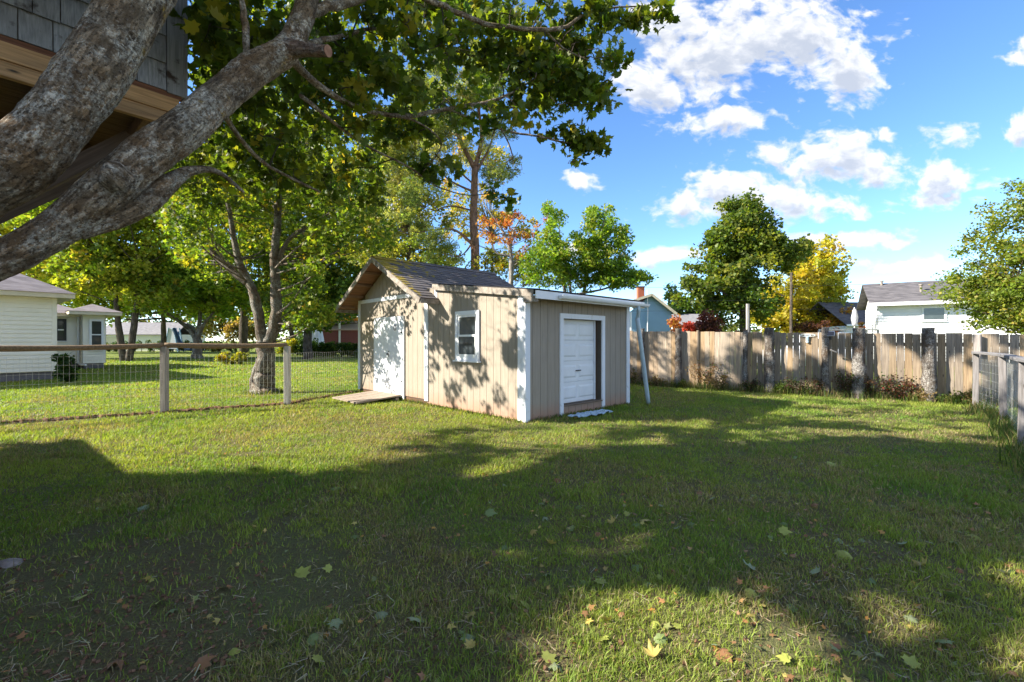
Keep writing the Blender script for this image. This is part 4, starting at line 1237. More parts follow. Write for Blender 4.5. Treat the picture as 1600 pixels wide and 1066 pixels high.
loft('cabin', [ringy(-.95, .80, 1.03, 1.06), ringy(-.35, .72, 1.04, 1.66, .1), ringy(.3, .70, 1.04, 1.80, .08), ringy(1.3, .70, 1.04, 1.77, .08), ringy(2.0, .76, 1.04, 1.3, .1)], M['carpaint'], car)
for sx in (-1, 1):
    mb_ = MB(); mb_.box((-.25, .755 * sx - .01, 1.12), (1.35, .755 * sx + .01, 1.5)); mb_.build('side_window', M['glass'], car)
    for x in (-1.35, 1.35):
        mb_ = MB(); mb_.rod((x, sx * .76, .33), (x, sx * .93, .33), .33, 16); w_ = mb_.build('wheel', M['black'], car)
        mb_ = MB(); mb_.rod((x, sx * .931, .33), (x, sx * .94, .33), .2, 12); mb_.build('hubcap', M['metal'], w_)

# blue house
Bp = at(985, 533, 40)
bh = thing('blue_house', 'slate blue gabled house with red brick chimney behind the shed downspout', 'house', (Bp.x, Bp.y, 0), 0)
bw = (1049 - 985) / F * 40; z_e = EYE + (533 - 487) / F * 40; z_a = EYE + (533 - 461) / F * 40; xa_ = (1016 - 985) / F * 40
box('wall', (0.0, 0, 0), (bw, 8, z_e - .02), M['blue'], bh)
clap('siding', (0.0, 0), (bw, 0), .3, z_e, .17, M['blue'], bh, (0, -1))
mesh('gable_wall', [(0, 0, z_e - .018), (bw, 0, z_e - .018), (xa_, 0, z_a - .05), (0, .2, z_e - .018), (bw, .2, z_e - .018), (xa_, .2, z_a - .05)], [(0, 1, 2), (3, 5, 4), (0, 3, 4, 1), (1, 4, 5, 2), (2, 5, 3, 0)], M['blue'], bh)
slab('roof', [(bw + .25, -.5, z_e - .15), (bw + .25, 8.4, z_e - .15), (xa_, 8.4, z_a + .08), (xa_, -.5, z_a + .08)], .08, M['roof_pale'], bh)
slab('roof', [(-2.4, -.5, z_e + .15), (-2.4, 8.4, z_e + .15), (xa_, 8.4, z_a + .085), (xa_, -.5, z_a + .085)], .08, M['roof_pale'], bh)
beam('bargeboard', (xa_, -.52, z_a - .02), (bw + .3, -.52, z_e - .25), .04, .22, M['fascia'], bh)
beam('bargeboard', (xa_, -.52, z_a - .02), (-2.4, -.52, z_e + .06), .04, .22, M['fascia'], bh)
box('wall', (-2.2, 1.0, 0), (-.01, 8, z_e + .1), M['white'], bh)
box('corner_post', (-.02, -.03, 0), (.12, .05, z_e - .03), M['white'], bh)
ch = box('chimney', (xa_ - .75, 1.2, z_a - .6), (xa_ - .15, 1.8, z_a + .85), M['brickred'], bh)
c2_ = box('chimney_cap', (-.36, -.36, .73), (.36, .36, .80), M['concrete'], ch)
tb = TB(); tb.add([(xa_ - .35, -.25, 0), (xa_ - .3, -.25, 2.5), (xa_ - .33, -.25, z_a + .4)], [.06, .05, .04], sides=7, seg=5, wob=.5, bump=.1)
tb.build('mast', M['white'], bh)
# pale garage between blue house and big maple
Gp = at(1052, 533, 55)
gg = thing('background_garage', 'low white garage with pale roof left of the tall green maple', 'garage', (Gp.x, Gp.y, 0))
box('wall', (0, 0, 0), (5.9, 6, 3.3), M['vinyl_cool'], gg)
slab('roof', [(-.3, -.4, 3.35), (6.3, -.4, 3.35), (6.0, 3, 4.9), (-.3, 3, 4.9)], .08, M['roof_pale'], gg)
slab('roof', [(-.3, 6.4, 3.35), (6.3, 6.4, 3.35), (6.0, 3, 4.9), (-.3, 3, 4.9)], .08, M['roof_pale'], gg)
for k in range(4): box('window', (.6 + k * 1.3, -.05, 2.1), (1.5 + k * 1.3, -.001, 2.9), M['glass'], gg)

# left background: low garage, swing slide, hedge, red barn, white cover
Lp = at(150, 533, 62)
lg = thing('low_garage', 'low pale garage with grey roof behind the hedge at left', 'garage', (Lp.x, Lp.y, 0))
box('wall', (0, 0, 0), (11, 6, 2.3), M['vinyl'], lg)
slab('roof', [(-.3, -.4, 2.3), (11.3, -.4, 2.3), (10.5, 3, 4.1), (-.3, 3, 4.1)], .08, M['roof_pale'], lg)
slab('roof', [(-.3, 6.4, 2.3), (11.3, 6.4, 2.3), (10.5, 3, 4.1), (-.3, 3, 4.1)], .08, M['roof_pale'], lg)
box('garage_door', (.8, -.05, .0), (3.6, -.001, 2.0), M['fascia'], lg)
Sp = at(272, 533, 58)
sl_ = thing('play_slide', 'blue and white play slide beyond the left hedge', 'slide', (Sp.x, Sp.y, 0))
mb_ = MB()
for x in (-.9, .9):
    for y in (-.5, .5): mb_.rod((x, y, 0), (x * .35, y, 3.1), .08, 6)
mb_.rod((-.32, 0, 3.0), (.32, 0, 3.0), .08, 6); mb_.build('frame', M['blue'], sl_)
mb_ = MB(); mb_.box((-.35, -.5, 1.5), (.35, .5, 1.6)); mb_.quad((-.33, -.52, 3.0), (.33, -.52, 3.0), (.85, -.52, .4), (-.85, -.52, .4)); mb_.build('panel', M['canvas'], sl_)
tb = TB(); tb.add([(.5, -.7, 3.0), (.9, -.8, 2.3), (1.3, -.8, 1.3), (2.1, -.8, .5), (2.8, -.8, .3)], [.22, .24, .24, .24, .22], sides=8, seg=4); tb.build('chute', plain('blue_plastic', (.03, .07, .16), .4), sl_)
Rp = at(503, 533, 60)
rb = thing('red_barn', 'low maroon slatted outbuilding with pinkish roof beyond the hedge', 'barn', (Rp.x, Rp.y, 0))
box('wall', (0, 0, 0), (9, 5, 2.9), M['maroon'], rb)
for k in range(9): box('slat', (-.02, -.07, .25 + k * .3), (9.02, -.001, .45 + k * .3), M['maroon'], rb)
slab('roof', [(-.3, -.4, 2.9), (9.3, -.4, 2.9), (9.3, 2.5, 4.2), (-.3, 2.5, 4.2)], .08, M['pinkroof'], rb)
box('door_post', (2.3, -.2, 0), (2.55, -.08, 4.0), M['white'], rb)
Cp = at(491, 533, 46)
cv = thing('covered_swing', 'white cloth covered garden swing standing behind the hedge', 'garden swing', (Cp.x, Cp.y, 0))
n = 16; v = []; f = []
zs = [(0, 1.05), (.8, 1.02), (1.6, .92), (2.35, .78), (2.75, .25), (2.85, .02)]
for z, r in zs:
    for k in range(n * 2):
        t = 2 * pi * k / (n * 2); q = r * (1 + .05 * cos(k * pi))
        v.append((q * cos(t) * 1.0, q * sin(t) * .7, z))
for i in range(len(zs) - 1):
    for k in range(n * 2): f.append((i * 2 * n + k, i * 2 * n + (k + 1) % (2 * n), (i + 1) * 2 * n + (k + 1) % (2 * n), (i + 1) * 2 * n + k))
mesh('cover', v, f, M['canvas'], cv)
mb_ = MB()
for x in (-.8, .8): mb_.rod((x, 0, 0), (x, 0, 2.4), .03, 6)
mb_.build('frame', M['metal'], cv)

# utility pole and wires
Up = at(1236, 533, 34)
up = thing('utility_pole', 'thin dark utility pole in front of the yellow tree', 'utility pole', (Up.x, Up.y, 0))
tb = TB(); tb.add([(0, 0, 0), (0, 0, 3), (.02, 0, 6.6)], [.11, .10, .085], sides=8, seg=2); tb.build('pole', M['bark_dark'], up)
def wire(a, b, sag, r=.012):
    pts = [a.lerp(b, t / 8) - Vector((0, 0, sag * 4 * (t / 8) * (1 - t / 8))) for t in range(9)]
    t_ = TB(); t_.add(pts, [r] * 9, sides=4, seg=1); return t_
for k, (z, sg, lab) in enumerate(((6.3, .5, 'uppermost overhead wire from the thin utility pole'), (5.1, .4, 'middle overhead wire crossing the yellow tree'), (4.2, .3, 'lowest overhead wire crossing before the green maple'))):
    t_ = wire(Vector((Up.x - 22, Up.y + 3, z - .3)), Vector((Up.x + 24, Up.y + 2, z + .4)), sg)
    o = mesh('overhead_wire', t_.v, t_.f, M['black']); tag(o, lab, 'wire', 'overhead wires')

# the viewer's own house, outside the frame at left, whose eave corner shades the lawn
oh_ = thing('own_house', 'hip roofed house standing left of the viewer outside the picture', 'house', (-10.6, 5.75, 0), math.atan2(-.63, .777))
# local x along the near wall, local -y into the house
box('wall', (.5, -9, .0), (9.8, -.5, 2.75), M['vinyl'], oh_)
box('eave', (0, -9.5, 2.76), (10.3, 0, 2.90), M['fascia'], oh_)
hip_roof('roof', 0, 10.3, -9.5, 0, 2.905, .36, M['roof_brown'], oh_)
window_on(oh_, (3, -.49, 1.6), (1, 0, 0), (0, 1, 0), 1.0, 1.1)

# ------------------------------------------------------------------ background trees
YGR = [((.24, .30, .035), 4), ((.34, .35, .045), 3), ((.46, .38, .05), 1.2), ((.15, .21, .03), 2)]
DRK = [((.028, .065, .014), 3), ((.045, .085, .018), 3)]
YEL = [((.54, .44, .05), 3), ((.46, .41, .05), 3), ((.30, .31, .04), 2.5), ((.5, .33, .04), .5)]
OLV = [((.24, .25, .05), 3), ((.36, .32, .08), 2), ((.15, .18, .035), 2)]
RED = [((.36, .11, .04), 3), ((.42, .22, .05), 2.5), ((.22, .06, .03), 1.5)]
ORG = [((.50, .26, .04), 3), ((.45, .18, .03), 1), ((.40, .30, .05), 2)]
PINE = [((.22, .25, .08), 3), ((.38, .35, .13), 2), ((.14, .18, .06), 2)]
def E(px, py, Y, rx, ry, rz=None, dy=None):
    """ellipsoid relative to a base: photograph centre and half sizes at distance Y, in metres"""
    c = at(px, py, Y); return (c, (rx / F * Y, dy if dy else rx / F * Y, ry / F * Y))
def T(name, label, cat, bpx, Y, h, r, ells, n, rc, n_per, leaf, pal, bk, **k):
    B = Vector(((bpx - 800) / F * Y, Y, 0))
    el = [((c.x - B.x, c.y - B.y, c.z), rr) for c, rr in ells]
    tr = k.pop('trunks', None) or [([(0, 0, -.05), (.05, 0, h * .4), (-.05, 0, h * .75), (0, 0, h)], [r * 1.25, r, r * .7, r * .25])]
    return tree(name, label, cat, B, tr, el, n, rc, n_per, leaf, pal, bk, **k)
BG = 'trees behind the yard'
# big green maple and yellow tree on the right
T('maple_tree', 'tall full green maple rising above the fence left of the yellow tree', 'tree', 1163, 40, 10.5, .42,
  [E(1160, 400, 40, 62, 72), E(1150, 350, 40, 42, 46), E(1105, 445, 40, 50, 38), E(1215, 395, 40, 44, 40), E(1180, 330, 40, 34, 24), E(1150, 480, 40, 60, 26)], 270, .9, 105, .30, [((.08, .125, .022), 3), ((.12, .165, .028), 3), ((.21, .22, .035), 2)], M['bark_dark'], limbs=40, lr=.1, bias=.42)
T('ash_tree', 'bright yellow autumn tree right of the tall green maple', 'tree', 1262, 46, 8.5, .3,
  [E(1255, 470, 46, 62, 55), E(1275, 410, 46, 42, 34), E(1300, 440, 46, 26, 44), E(1215, 495, 46, 50, 26)], 220, .9, 95, .30, YEL, M['bark_dark'], limbs=40, lr=.09, bias=.45)
T('spruce_tree', 'dark conical spruce beyond the blue house', 'tree', 1055, 60, 9, .25, [E(1055, 482, 60, 24, 34), E(1052, 455, 60, 12, 14), E(1085, 490, 60, 26, 24)], 60, .9, 90, .34, DRK, M['bark_dark'], group=None)
T('orange_bush', 'orange autumn bush at the right foot of the yellow tree', 'bush', 1310, 42, 1.6, .06, [E(1312, 500, 42, 16, 22)], 22, .6, 60, .22, ORG, M['bark_dark'])
T('purple_bush', 'dark purple leaved bush before the pale garage', 'bush', 1105, 34, 2.0, .06, [E(1106, 506, 34, 20, 17)], 24, .45, 70, .18, [((.10, .035, .035), 3), ((.16, .05, .05), 1)], M['bark_dark'])
T('red_bush', 'scarlet bush at the right corner of the blue house', 'bush', 1054, 36, 2.0, .06, [E(1056, 508, 36, 8, 15)], 12, .4, 60, .17, RED, M['bark_dark'], group='red bushes beyond the fence')
T('red_bush', 'low scarlet bush between blue house and purple bush', 'bush', 1078, 36, 1.6, .06, [E(1080, 514, 36, 20, 9)], 18, .35, 60, .17, [((.45, .06, .04), 1)], M['bark_dark'], group='red bushes beyond the fence')
T('brown_hedge', 'reddish brown hedge right of the utility pole', 'hedge', 1290, 38, 1.4, .05, [E(1275, 513, 38, 34, 12)], 30, .4, 60, .17, [((.12, .05, .03), 3), ((.2, .09, .03), 1)], M['bark_dark'])
T('russet_bush', 'russet bush beside the wall of the white bungalow', 'bush', 1358, 30, 1.6, .05, [E(1358, 512, 30, 14, 9)], 14, .3, 60, .13, [((.2, .07, .03), 3), ((.12, .08, .03), 1)], M['bark_dark'])
# tree at the right edge
T('apple_tree', 'broad olive green tree leaning in over the fence at the right edge', 'tree', 1660, 13.2, 5.6, .16,
  [E(1610, 440, 13.2, 118, 82, dy=2.2), E(1640, 350, 13.2, 85, 80, dy=2.0), E(1556, 455, 13.2, 54, 38, dy=1.4), E(1650, 480, 13, 110, 50, dy=2)], 340, .36, 110, .085,
  [((.15, .20, .03), 3), ((.22, .26, .04), 3), ((.11, .15, .025), 2), ((.32, .28, .045), 1)], M['bark_dark'], limbs=90, lr=.035, bias=.45, follow=.5,
  trunks=[([(0, 0, -.05), (.05, 0, 1.2), (-.1, 0, 2.6), (.1, 0, 5.2)], [.2, .16, .13, .05]), ([(0, 0, 1.3), (-.8, -.2, 2.4), (-1.6, -.2, 3.2)], [.12, .09, .03])])
# trees behind the shed
def pine():
    Y = 22; bx = (742 - 800) / F * Y
    base = Vector((bx, Y, 0))
    def q(px, py, dy=0): p = at(px, py, Y + dy); return (p.x - bx, dy, p.z)
    trunks = [([(0, 0, -.05), q(743, 420), q(740, 340), q(742, 262)], [.27, .22, .19, .15]),
              ([q(742, 265), q(722, 225), q(712, 200), q(700, 150)], [.12, .10, .07, .03]),
              ([q(742, 262), q(752, 220), q(748, 170), q(742, 120)], [.12, .09, .06, .03]),
              ([q(743, 270), q(765, 230), q(775, 190)], [.08, .05, .02]),
              ([q(741, 385), q(715, 362), q(690, 358), q(640, 366)], [.09, .06, .045, .015]),
              ([q(741, 375), q(720, 400), q(690, 396)], [.05, .03, .012]),
              ([q(741, 330), q(705, 322), q(680, 330)], [.05, .04, .02]),
              ([q(741, 300), q(700, 280), q(655, 235)], [.06, .04, .012]),
              ([q(742, 290), q(700, 255), q(640, 220)], [.05, .03, .012])]
    cl = []
    for (px, py, rx, ry, n) in ((700, 130, 80, 34, 44), (740, 105, 60, 30, 30), (640, 215, 60, 34, 40), (610, 260, 55, 44, 36), (680, 180, 60, 34, 26), (590, 320, 60, 40, 26), (690, 240, 40, 40, 14), (780, 260, 26, 30, 8), (640, 365, 60, 14, 16), (660, 300, 60, 20, 10), (780, 210, 26, 30, 6), (700, 395, 40, 12, 8), (760, 140, 40, 30, 10)):
        for _ in range(n):
            a, r = R.uniform(0, 2 * pi), R.random() ** .5
            p = at(px + rx * r * cos(a), py + ry * r * sin(a), Y + R.uniform(-1.6, 1.6))
            cl.append((Vector((p.x - bx, p.y - Y, p.z)), .5))
    return tree('pine_tree', 'tall thin pine with reddish trunk and sparse pale needles behind the shed', 'tree', base, trunks, None, 0, .4, 90, .19, PINE, M['bark_pine'], tmpl=T_NEEDLE, clusters=cl, limbs=110, lr=.035, up=.3, flat=.5)
pine()
T('birch_tree', 'loose olive yellow tree left of the pine behind the shed roof', 'tree', 640, 27, 8, .2, [E(640, 330, 27, 70, 70), E(610, 400, 27, 70, 36), E(690, 400, 27, 50, 30), E(610, 255, 27, 50, 50), E(560, 350, 27, 40, 70), E(650, 170, 27, 60, 50)], 300, .55, 56, .16, OLV, M['bark_dark'], limbs=80, lr=.04, bias=.6)
T('aspen_tree', 'loose pale ochre tree filling the sky just behind the tall pine', 'tree', 770, 32, 9, .16, [E(715, 330, 32, 45, 60), E(780, 340, 32, 42, 50), E(770, 260, 32, 36, 46), E(820, 370, 32, 36, 30), E(730, 240, 32, 40, 40)], 150, .55, 48, .17, [((.30, .28, .07), 3), ((.42, .34, .10), 2), ((.20, .22, .05), 2), ((.48, .26, .06), .8)], M['bark_pale'], limbs=70, lr=.035, bias=.6)
def redmaple():
    Y = 18.5; bx = (797 - 800) / F * Y
    def q(px, py): p = at(px, py, Y); return (p.x - bx, 0, p.z)
    trunks = [([(0, 0, -.05), q(799, 440), q(796, 385), q(778, 350), q(757, 320)], [.13, .10, .08, .04, .015]),
              ([q(797, 390), q(803, 360), q(815, 340)], [.06, .04, .015]), ([q(797, 400), q(775, 395), q(765, 370)], [.05, .03, .01]), ([q(799, 420), q(810, 400), q(835, 385)], [.04, .03, .01])]
    cl = []
    for (px, py, rx, ry, n) in ((802, 345, 18, 10, 9), (788, 372, 24, 12, 8), (762, 362, 14, 22, 8), (812, 385, 18, 18, 7), (835, 360, 20, 20, 6)):
        for _ in range(n):
            p = at(px + rx * R.uniform(-1, 1), py + ry * R.uniform(-1, 1), Y + R.uniform(-.7, .7)); cl.append((Vector((p.x - bx, p.y - Y, p.z)), .22))
    tree('red_maple', 'small maple with scarlet and orange leaves and pale forked trunk behind the shed', 'tree', Vector((bx, Y, 0)), trunks, None, 0, .2, 34, .10, RED, M['bark_pale'], clusters=cl, limbs=34, lr=.02, tmpl=T_STAR)
redmaple()
T('ochre_shrub', 'yellow green undergrowth tree at the foot of the pine', 'tree', 790, 21, 3.6, .08, [E(780, 412, 21, 46, 24), E(830, 415, 21, 40, 30)], 60, .36, 60, .13, [((.22, .20, .03), 2), ((.30, .20, .03), 1), ((.12, .15, .025), 2)], M['bark_pale'], limbs=40, lr=.02, tmpl=T_STAR)
def young():
    Y = 16.5; bx = (900 - 800) / F * Y
    def q(px, py, dy=0): p = at(px, py, Y + dy); return (p.x - bx, dy, p.z)
    trunks = [([(0, 0, -.05), q(880, 440), q(858, 360), q(856, 318)], [.10, .06, .03, .008]), ([(.05, 0, 0), q(915, 440), q(940, 360), q(948, 325)], [.10, .06, .03, .008]),
              ([(0, .1, 0), q(890, 440), q(875, 370), q(874, 335)], [.07, .05, .02, .006]), ([q(905, 450), q(955, 420), q(985, 378)], [.06, .04, .01]), ([q(900, 460), q(950, 450), q(1000, 428)], [.05, .03, .01])]
    cl = []
    for (px, py, rx, ry, n) in ((858, 345, 5, 30, 9), (875, 345, 4, 18, 4), (860, 385, 22, 26, 20), (850, 420, 40, 26, 30), (893, 410, 30, 30, 30), (940, 345, 24, 22, 22), (925, 375, 28, 24, 26), (955, 395, 34, 28, 30), (968, 370, 18, 16, 12), (915, 430, 50, 24, 38), (965, 430, 34, 20, 24), (990, 436, 18, 10, 9), (1010, 433, 8, 6, 3)):
        for _ in range(int(n * 1.5)):
            a, r = R.uniform(0, 2 * pi), R.random() ** .5
            p = at(px + rx * r * cos(a), py + ry * r * sin(a), Y + R.uniform(-1.1, 1.1)); cl.append((Vector((p.x - bx, p.y - Y, p.z)), .26))
    tree('young_maple', 'bright green young maple with upright leaders behind the lean-to roof', 'tree', Vector((bx, Y, 0)), trunks, None, 0, .2, 60, .098, [((.15, .25, .03), 3), ((.22, .31, .035), 3), ((.32, .32, .05), 1), ((.09, .16, .025), 2)], M['bark_pale'], clusters=cl, limbs=80, lr=.02, tmpl=T_STAR, follow=.5)
young()
# forked tree on the neighbour's lawn
def forked():
    Y = 12.0; b = gnd(413, 615.0); Y = b.y; bx = b.x
    def q(px, py, dy=0): p = at(px, py, Y + dy); return (p.x - bx, dy, p.z)
    r = .235
    trunks = [([(-.02, 0, -.1), (-.03, 0, .12), (.0, 0, .5), q(415, 560), q(414, 532)], [r * 1.75, r * 1.25, r * 1.0, r * .92, r * .95]),
              ([q(412, 540), q(405, 500), q(397, 462), q(388, 440), q(372, 405), q(361, 345), q(352, 300)], [.16, .135, .12, .105, .085, .06, .03]),
              ([q(388, 442), q(368, 428), q(335, 398), q(305, 365), q(280, 340), q(262, 320)], [.10, .09, .075, .06, .045, .02]),
              ([q(418, 540), q(430, 505), q(431, 455), q(429, 400), q(434, 340), q(436, 280), q(430, 220)], [.16, .145, .125, .11, .09, .06, .03]),
              ([q(430, 420), q(440, 395), q(455, 370), q(485, 352), q(520, 330)], [.07, .065, .05, .04, .015]),
              ([q(434, 330), q(400, 280, .8), q(380, 230, 1.2)], [.05, .035, .015]),
              ([(-.22, -.05, -.05), (-.26, -.04, .35), (-.16, 0, .8), (-.05, 0, 1.1)], [.14, .10, .09, .05])]
    cl = []
    for (px, py, rx, ry, n) in ((300, 300, 75, 60, 50), (400, 260, 90, 80, 80), (480, 330, 80, 70, 70), (540, 400, 60, 60, 48), (500, 460, 70, 45, 44), (350, 390, 60, 50, 22), (570, 350, 40, 60, 26), (460, 490, 60, 22, 20), (300, 370, 50, 40, 20), (440, 180, 90, 50, 40), (530, 240, 70, 60, 40)):
        for _ in range(n):
            a, rr_ = R.uniform(0, 2 * pi), R.random() ** .5
            dy = R.uniform(-1.8, 2.4)
            qx, qy = px + rx * rr_ * cos(a), py + ry * rr_ * sin(a)
            if qx > 512 and qy > 392: continue
            if 325 < qx < 462 and qy > 335: dy = R.uniform(.5, 2.6)
            p = at(qx, qy, Y + dy)
            sx, sy = shadow(p)
            g_ = topx((sx, sy, 0))
            if 560 < g_[0] < 980 and 640 < g_[1] < 700 and R.random() < .6: continue
            cl.append((Vector((p.x - bx, p.y - Y, p.z)), R.uniform(.28, .42)))
    tree('forked_maple', 'forked grey trunked maple with yellow green leaves behind the wire fence', 'tree', Vector((bx, Y, 0)), trunks, None, 0, .3, 52, .115,
         [((.13, .19, .025), 4), ((.20, .25, .03), 3), ((.30, .28, .035), 1.4), ((.07, .12, .02), 3), ((.5, .32, .04), .25)], M['bark_mid'], clusters=cl, limbs=120, lr=.03, tmpl=T_STAR, sides=14, follow=.55)
forked()
T('shade_maple', 'low spreading green maple with forked trunk on the far left lawn', 'tree', 308, 36, 5.0, .28, [E(305, 462, 36, 92, 42), E(250, 440, 36, 60, 40), E(350, 450, 36, 55, 50), E(300, 420, 36, 70, 40)], 240, .85, 90, .26, [((.22, .34, .04), 3), ((.32, .40, .05), 3), ((.13, .22, .03), 2), ((.5, .42, .05), .5)], M['bark_mid'], group=BG, limbs=60, lr=.09, up=.6,
  trunks=[([(0, 0, -.05), (0, 0, .9), (.0, 0, 1.6)], [.42, .33, .3]), ([(0, 0, 1.5), (-.9, 0, 2.6), (-2.6, 0, 3.8)], [.22, .16, .08]), ([(0, 0, 1.4), (.5, 0, 2.7), (1.6, 0, 4.0)], [.22, .14, .06]), ([(0, 0, 1.5), (.0, .3, 3.0), (-.1, .5, 5.0)], [.22, .16, .08])])
T('yellowing_maple', 'yellowing twin trunked maple right of the white house roof', 'tree', 197, 31, 7.0, .2, [E(180, 400, 31, 75, 60), E(230, 350, 31, 70, 60), E(150, 440, 31, 50, 30), E(120, 340, 31, 80, 60), E(235, 455, 31, 45, 30), E(110, 420, 31, 50, 40)], 330, .75, 85, .24, YGR, M['bark_dark'], group=BG, limbs=50, lr=.07,
  trunks=[([(-.15, 0, -.05), (-.5, 0, 2.2), (-.9, 0, 6)], [.22, .2, .08]), ([(.2, 0, -.05), (.55, 0, 2.4), (1.0, 0, 6.4)], [.22, .2, .08])])
T('gold_maple', 'golden leaved tree behind the white house at the left edge', 'tree', 60, 34, 8, .3, [E(60, 330, 34, 110, 90), E(150, 300, 34, 80, 70), E(-60, 360, 34, 100, 90), E(90, 420, 34, 60, 40)], 330, .95, 75, .28, [((.50, .47, .06), 3), ((.60, .50, .07), 2), ((.34, .38, .05), 2)], M['bark_dark'], group=BG, limbs=30)
T('dark_maple', 'dark dense tree between the forked maple and the shed', 'tree', 480, 34, 8, .3, [E(480, 440, 34, 85, 75), E(540, 380, 34, 60, 80), E(420, 360, 34, 80, 80), E(500, 300, 34, 80, 60), E(540, 470, 34, 40, 40)], 330, .95, 80, .28, [((.08, .13, .02), 3), ((.13, .18, .03), 2), ((.3, .27, .04), .8)], M['bark_dark'], group=BG, limbs=40)
T('backdrop_tree', 'tall green tree rising behind the forked maple crown', 'tree', 380, 44, 12, .35, [E(370, 330, 44, 110, 100), E(300, 250, 44, 100, 70), E(440, 220, 44, 100, 80), E(560, 300, 44, 60, 70), E(600, 400, 44, 70, 60), E(450, 440, 44, 100, 50)], 380, 1.2, 75, .36, YGR, M['bark_dark'], group=BG, limbs=30)
T('lime_maple', 'lime green low branched tree between the house and the spreading maple', 'tree', 255, 52, 7, .25, [E(240, 430, 52, 70, 60), E(170, 460, 52, 60, 44), E(290, 480, 52, 60, 30), E(90, 450, 52, 60, 50)], 260, 1.1, 75, .38, [((.34, .38, .05), 3), ((.24, .32, .04), 3), ((.45, .40, .06), 1)], M['bark_dark'], limbs=30, up=.5)
T('far_oak', 'broad mid green tree filling the gap right of the forked trunk', 'tree', 455, 60, 7, .3, [E(450, 450, 60, 60, 60), E(520, 460, 60, 60, 50), E(390, 470, 60, 50, 40), E(600, 440, 60, 60, 60), E(680, 430, 60, 50, 50)], 260, 1.3, 75, .42, [((.12, .19, .03), 3), ((.20, .26, .04), 3), ((.36, .30, .06), 1)], M['bark_dark'], limbs=30, up=.5)
T('ochre_bush', 'tan and ochre bush behind the long hedge', 'bush', 385, 50, 2.2, .08, [E(385, 512, 50, 50, 22), E(350, 515, 50, 30, 14)], 50, .8, 60, .26, [((.36, .25, .10), 3), ((.25, .2, .05), 2), ((.10, .08, .03), 2)], M['bark_dark'])
T('orange_tree', 'small orange tree seen under the shed eave', 'tree', 548, 70, 5, .1, [E(548, 498, 70, 26, 16)], 30, 1.0, 60, .36, ORG, M['bark_dark'])
def hedge(name, label, cat, px0, px1, y_base, y_top, depth, pal, leaf, n, group=None, Y=None):
    Y = Y or EYE * F / (y_base - 533.0)
    h = EYE - (y_top - 533) / F * Y
    x0, x1 = (px0 - 800) / F * Y, (px1 - 800) / F * Y
    root = thing(name, label, cat, ((x0 + x1) / 2, Y + depth / 2, 0), 0, group)
    cl = []
    hw = (x1 - x0) / 2
    for _ in range(n):
        x = R.uniform(-hw, hw); y = R.uniform(-depth / 2, depth / 2) * .8
        top = h * (.86 + .14 * sin(x * 1.7 + 1.3) * R.random())
        cl.append((Vector((x, y - (0.1), R.uniform(.12 * h, top * .88))), h * .17))
    tb = TB()
    for k in range(max(3, int(hw * 2 / .8))):
        x = -hw + (k + .5) * 2 * hw / max(3, int(hw * 2 / .8)); tb.add([(x, 0, -.03), (x + .05, .02, h * .4), (x + R.uniform(-.15, .15), 0, h * .8)], [.04, .03, .012], sides=5, seg=2)
    tb.build('stems', M['bark_dark'], root, 'stuff')
    cen, sz, nr, col = spray(cl, 80, leaf, pal, up=.4, flat=1.0)
    cen[:, 2] = np.abs(cen[:, 2]) + .01
    link('foliage', leaf_bulk('foliage', cen, sz, nr, col, T_DIAMOND), M['leaf'], root, 'stuff')
    return root
hedge('hedge', 'long low dark green hedge across the far left lawn', 'hedge', 150, 410, 550, 530, 1.2, DRK + [((.10, .10, .03), 1)], .17, 150)
hedge('hedge', 'clipped green hedge before the maroon outbuilding', 'hedge', 476, 566, 559, 531, 1.4, [((.04, .085, .018), 3), ((.09, .14, .02), 2), ((.20, .20, .03), .6)], .13, 120)
hedge('golden_hedge', 'yellow topped hedge piece between forked maple and covered swing', 'hedge', 432, 458, 556, 528, 1.2, [((.40, .33, .03), 2), ((.2, .22, .03), 2)], .13, 36)
hedge('hedge', 'dark green hedge right of the yellow piece below the covered swing', 'hedge', 458, 492, 556, 527, 1.2, [((.035, .075, .015), 3), ((.08, .12, .02), 1)], .13, 46)
hedge('gold_shrub', 'round golden yellow shrub alone on the sunny left lawn', 'shrub', 335, 372, 570, 549, 1.2, [((.36, .33, .03), 3), ((.22, .24, .03), 2), ((.4, .25, .03), .6)], .085, 46)
hedge('leafy_plant', 'small dark leafy plant at the corner of the white house', 'plant', 90, 102, 598, 552, .5, DRK, .12, 10, Y=15.0)
# distant wood that closes the horizon
def far_wood():
    cl = []
    for k in range(330):
        a = R.uniform(-1.25, 1.25)
        Y = R.uniform(85, 130)
        x = a * Y
        cl.append((Vector((x, Y, R.uniform(.5, 4.5 if a > .2 else 8.0))), R.uniform(2.0, 3.4)))
    cen, sz, nr, col = spray(cl, 90, .75, [((.05, .09, .02), 3), ((.10, .12, .03), 2), ((.22, .16, .04), .8), ((.04, .06, .02), 2)], up=.4)
    cen[:, 2] = np.abs(cen[:, 2])
    link('distant_wood', leaf_bulk('distant_wood', cen, sz, nr, col, T_DIAMOND), M['leaf'], None, 'stuff')
far_wood()

